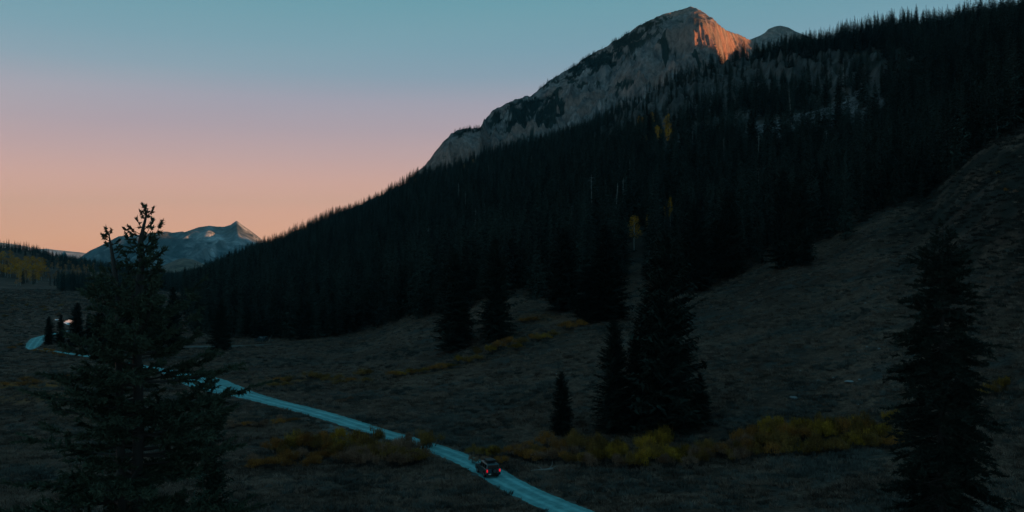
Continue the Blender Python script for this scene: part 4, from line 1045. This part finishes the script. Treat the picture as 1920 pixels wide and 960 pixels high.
T_ = Tris(); T_.v = [v-offR for v in tR.v]; T_.f = tR.f; link('branches', T_.mesh('branches', M['bark']), rf)
link('crown', crown_mesh('crown', nR-offR, M['needle']), rf)

# dead snags in the forest
V_, F_ = tube([(0,0,-0.02),(0.004,0,0.4),(-0.006,0.004,0.75),(0.002,0,1.0)], [0.012,0.009,0.005,0.001], 6); T_ = Tris(); T_.add(V_, F_)
for k in range(16):
    z = 0.35+0.6*rr.random(); a = rr.random()*6.28; l = 0.03+0.05*rr.random()
    V_, F_ = tube([(0,0,z),(cos(a)*l*0.6,sin(a)*l*0.6,z+0.01),(cos(a)*l,sin(a)*l,z-0.01)], [0.003,0.002,0.0006], 4); T_.add(V_, F_)
snag_me = T_.mesh('dead_tree', M['bark_pale'])
for k in range(26):
    u = rr.uniform(700, 1680); X, Y, Z = hit(u, rr.uniform(0.12, 0.75)*(float(np.interp(u, [700,960,1300,1680],[600,545,540,410]))-float(np.interp(u, [700,1680],[380,90])))+float(np.interp(u, [700,1680],[380,90])), 240)
    o = link('dead_tree', snag_me); h_ = rr.uniform(16, 24); o.location = (X, Y, Z); o.scale = (h_, h_, h_); o.rotation_euler = (rr.uniform(-.05,.05), rr.uniform(-.05,.05), rr.uniform(0, 6))
    tag(o, "bare pale dead snag standing among the live spruces of the slope", 'dead tree', 'dead snags in the forest')

# ------------------------------------------------------------------ vehicles
import bmesh
M['paint'] = simple('dark_car_paint', (0.05,0.10,0.11), 0.3, 0.4, 0.5, coat=0.8)
M['paint_pale'] = simple('pale_car_paint', (0.42,0.46,0.46), 0.35, 0.2, 0.5, coat=0.6)
M['glass'] = simple('tinted_glass', (0.01,0.014,0.016), 0.06, 0.0, 0.9)
M['plastic'] = simple('black_plastic', (0.02,0.02,0.02), 0.6)
M['rubber'] = simple('rubber', (0.015,0.015,0.015), 0.85)
M['alloy'] = simple('alloy_wheel', (0.22,0.23,0.24), 0.35, 0.8)
M['lamp_red'] = simple('red_tail_lamp', (0.5,0.005,0.01), 0.3, emit=(1.0,0.012,0.03), es=0.38)
M['lamp_off'] = simple('unlit_red_lens', (0.12,0.004,0.006), 0.3)
M['lens'] = simple('headlight_lens', (0.5,0.5,0.5), 0.1)
M['plate'] = simple('plate_white', (0.60,0.62,0.58), 0.4, emit=None)
def bev(o, w=0.03, seg=2):
    m = o.modifiers.new('bevel', 'BEVEL'); m.width = w; m.segments = seg; m.limit_method = 'ANGLE'; m.angle_limit = R(35); return o
def extr(name, prof, x0, x1, mat, parent, taper=None, bw=0.03):
    """side profile (y,z) extruded across x; taper(y,z)->x factor"""
    n = len(prof); V_ = []
    for x in (x0, x1):
        for (y, z) in prof: V_.append((x*(taper(y, z) if taper else 1), y, z))
    me = bpy.data.meshes.new(name); F_ = [tuple(range(n))[::-1], tuple(range(n, 2*n))] + [(i, (i+1) % n, (i+1) % n+n, i+n) for i in range(n)]
    me.from_pydata(V_, [], F_); bm = bmesh.new(); bm.from_mesh(me); bmesh.ops.recalc_face_normals(bm, faces=bm.faces); bm.to_mesh(me); bm.free()
    me.materials.append(mat); return bev(link(name, me, parent), bw)
def boxm(name, lo, hi, mat, parent, bw=0.02):
    x0,y0,z0 = lo; x1,y1,z1 = hi
    return extr(name, [(y0,z0),(y1,z0),(y1,z1),(y0,z1)], x0, x1, mat, parent, bw=bw)
def lathe_x(name, prof, mat, parent, n=28):
    """profile (x, r) turned about the x axis"""
    th = np.linspace(0, 2*pi, n, endpoint=False); k = len(prof)
    V_ = np.array([(x, r*cos(a), r*sin(a)) for x, r in prof for a in th])
    F_ = np.array([(i*n+j, i*n+(j+1)%n, (i+1)*n+(j+1)%n, (i+1)*n+j) for i in range(k-1) for j in range(n)])
    return link(name, np_mesh(name, V_, F_, mat, True), parent)
def wheel(parent, loc, r=0.39, w=0.26, name='wheel', rz=0.0):
    e = bpy.data.objects.new(name, None); col.objects.link(e); e.parent = parent; e.location = loc; e.rotation_euler.z = rz
    lathe_x('tyre', [(-w*.5,r*.66),(-w*.5,r*.9),(-w*.38,r),(w*.38,r),(w*.5,r*.9),(w*.5,r*.66),(-w*.5,r*.66)], M['rubber'], e)
    t = Tris(); 
    th = np.linspace(0, 2*pi, 24, endpoint=False)
    pr = [(-w*.45,r*.655),(w*.42,r*.655),(w*.46,r*.62),(w*.30,r*.58),(-w*.45,r*.58),(-w*.45,r*.655)]
    V_ = np.array([(x, q*cos(a), q*sin(a)) for x, q in pr for a in th]); t.add(V_, np.array([(i*24+j, i*24+(j+1)%24, (i+1)*24+(j+1)%24, (i+1)*24+j) for i in range(5) for j in range(24)]))
    for s in range(6):
        a = s*pi/3; V_, F_ = tube([(w*.36, 0.03*cos(a), 0.03*sin(a)), (w*.34, r*.6*cos(a), r*.6*sin(a))], [0.05, 0.035], 5); t.add(V_, F_)
    link('rim', t.mesh('rim', M['alloy']), e); return e
def suv(loc, rz, label, paint, lit, name='parked_car', rack=True, cat='car'):
    e = empty(name, loc, label, cat, rz=rz)
    # lower body with wheel arches; +y is forward
    def arch(cy, r=0.46, zc=0.40, n=7): return [(cy+r*cos(a), zc+r*sin(a)) for a in np.linspace(0, pi, n)]
    prof = [(-2.30,0.42),(-2.33,0.62),(-2.30,1.12)] + [(0.85,1.14),(1.9,1.10),(2.22,1.02),(2.34,0.78),(2.34,0.42)] 
    low = [(2.34,0.42)] + [(1.42+0.46, 0.42)] + arch(1.42)[0:] + [(1.42-0.46,0.36),(-1.34+0.46,0.36)] + arch(-1.34) + [(-1.34-0.46,0.42)]
    prof = prof[:-1] + low
    extr('body', prof, -0.95, 0.95, paint, e, bw=0.05)
    boxm('underbody', (-0.62,-2.1,0.30), (0.62,2.1,0.60), M['plastic'], e)
    cab = [(-2.26,1.10),(-2.16,1.66),(-2.05,1.80),(0.05,1.84),(0.30,1.78),(0.92,1.13)]
    tp_ = lambda y, z: 1 - 0.16*max(0, z-1.1)/0.7
    extr('cabin', cab, -0.90, 0.90, paint, e, tp_, 0.06)
    # glazing, set a little proud of the cabin
    for s in (-1, 1):
        for (a, b) in ((-2.02,-1.30), (-1.20,-0.42), (-0.32,0.30)):
            y2 = b if b < 0.2 else 0.20; y3 = b if b < 0.2 else 0.62
            ring = [(a,1.20),(y3,1.20),(y2,1.66),(a+0.03,1.66)]
            V_ = [(s*(0.905*tp_(0,z)+off_), y, z) for off_ in (-0.02, 0.006) for (y, z) in ring]
            me = bpy.data.meshes.new('side_window'); me.from_pydata(V_, [], [(0,1,2,3),(7,6,5,4)]+[(i,(i+1)%4+0,(i+1)%4+4,i+4) for i in range(4)]); me.materials.append(M['glass']); link('side_window', me, e)
    def slab(nm, ycz, w, mat, th=0.02, out_=1):
        (y0,z0),(y1,z1) = ycz; V_ = []
        for o_ in (0, out_*th):
            V_ += [(-w[0],y0+o_,z0),(w[0],y0+o_,z0),(w[1],y1+o_,z1),(-w[1],y1+o_,z1)]
        me = bpy.data.meshes.new(nm); me.from_pydata(V_, [], [(0,1,2,3),(7,6,5,4)]+[(i,(i+1)%4,(i+1)%4+4,i+4) for i in range(4)]); me.materials.append(mat); return link(nm, me, e)
    slab('rear_window', ((-2.255,1.20),(-2.175,1.62)), (0.74,0.66), M['glass'], 0.02, -1)
    slab('windscreen', ((0.90,1.20),(0.36,1.74)), (0.78,0.70), M['glass'], 0.03, 1)
    for x in (-1, 1):
        boxm('tail_light', (x*0.93 if x < 0 else 0.76, -2.36, 0.80), (x*0.76 if x < 0 else 0.93, -2.28, 1.13), M['lamp_red'] if lit else M['lamp_off'], e, 0.01)
        boxm('headlight', (x*0.90 if x < 0 else 0.62, 2.22, 0.80), (x*0.62 if x < 0 else 0.90, 2.36, 0.98), M['lens'], e, 0.01)
        mo = boxm('side_mirror', (-0.08,-0.06,-0.07), (0.12,0.06,0.13), paint, e, 0.02); mo.location = (x*1.04, 0.62, 1.22)
        for y in (-0.55, -1.15 if False else 0.42): boxm('door_handle', (x*0.95-0.012 if x < 0 else 0.95-0.008, y-0.2, 1.0), (x*0.95+0.008 if x < 0 else 0.95+0.012, y-0.02, 1.03), M['plastic'], e, 0.004)
        boxm('side_step', (x*1.0 if x < 0 else 0.80, -0.75, 0.30), (x*0.80 if x < 0 else 1.0, 0.85, 0.36), M['plastic'], e)
    boxm('rear_bumper', (-0.93,-2.46,0.44), (0.93,-2.30,0.68), M['plastic'], e, 0.04)
    boxm('front_bumper', (-0.93,2.30,0.42), (0.93,2.46,0.66), M['plastic'], e, 0.04)
    boxm('grille', (-0.58,2.32,0.72), (0.58,2.365,0.98), M['plastic'], e, 0.01)
    boxm('number_plate', (-0.70,-2.475,0.50), (-0.36,-2.462,0.64), M['plate'], e, 0.004)
    wheel(e, (-0.86,1.42,0.39), rz=pi); wheel(e, (0.86,1.42,0.39)); wheel(e, (-0.86,-1.34,0.39), rz=pi); wheel(e, (0.86,-1.34,0.39))
    if rack:
        wheel(e, (0.12,-2.44,0.98), 0.36, 0.22, 'spare_wheel', rz=-pi/2)
        t = Tris()
        for x in (-0.68, 0.68):
            V_, F_ = tube([(x,-2.0,1.92),(x,0.05,1.95)], [0.022,0.022], 6); t.add(V_, F_)
            for y in (-1.9,-1.2,-0.5,0.0):
                V_, F_ = tube([(x,y,1.78),(x,y,1.94)], [0.018,0.018], 5); t.add(V_, F_)
        for y in np.linspace(-1.98, 0.04, 9):
            V_, F_ = tube([(-0.68,y,1.935),(0.68,y,1.935)], [0.018,0.018], 5); t.add(V_, F_)
        link('roof_rack', t.mesh('roof_rack', M['plastic']), e)
        lg_ = boxm('cargo_case', (-0.58,-1.75,1.955), (0.58,-0.15,2.16), M['plastic'], e, 0.04)
    return e
suv((-3.15, 115.3, 0.085), R(20), "dark SUV with glowing red tail lights driving away on the gravel road", M['paint'], True, 'driving_car')
X, Y, Z = hit(490, 640.5)
suv((X, Y, Z), R(70), "dark parked car under the forest edge beyond the meadow, beside a leaning pole", M['paint'], False, 'parked_car', rack=False)

# ------------------------------------------------------------------ air
HAZE = 2.7e-5
def haze():
    hm = bpy.data.materials.new('air'); hm.use_nodes = True; t = hm.node_tree; t.nodes.clear()
    o = t.nodes.new('ShaderNodeOutputMaterial'); v = t.nodes.new('ShaderNodeVolumePrincipled')
    v.inputs['Color'].default_value = (0.35,0.88,1.0,1); v.inputs['Density'].default_value = HAZE
    t.links.new(v.outputs[0], o.inputs['Volume'])
    lo = (-29000, -5000, -230); hi = (29000, 27500, 2060)
    V_ = [(x,y,z) for x in (lo[0],hi[0]) for y in (lo[1],hi[1]) for z in (lo[2],hi[2])]
    me = bpy.data.meshes.new('haze'); me.from_pydata(V_, [], [(0,1,3,2),(4,6,7,5),(0,4,5,1),(2,3,7,6),(0,2,6,4),(1,5,7,3)]); me.materials.append(hm)
    tag(link('haze', me), kind='stuff')
haze()
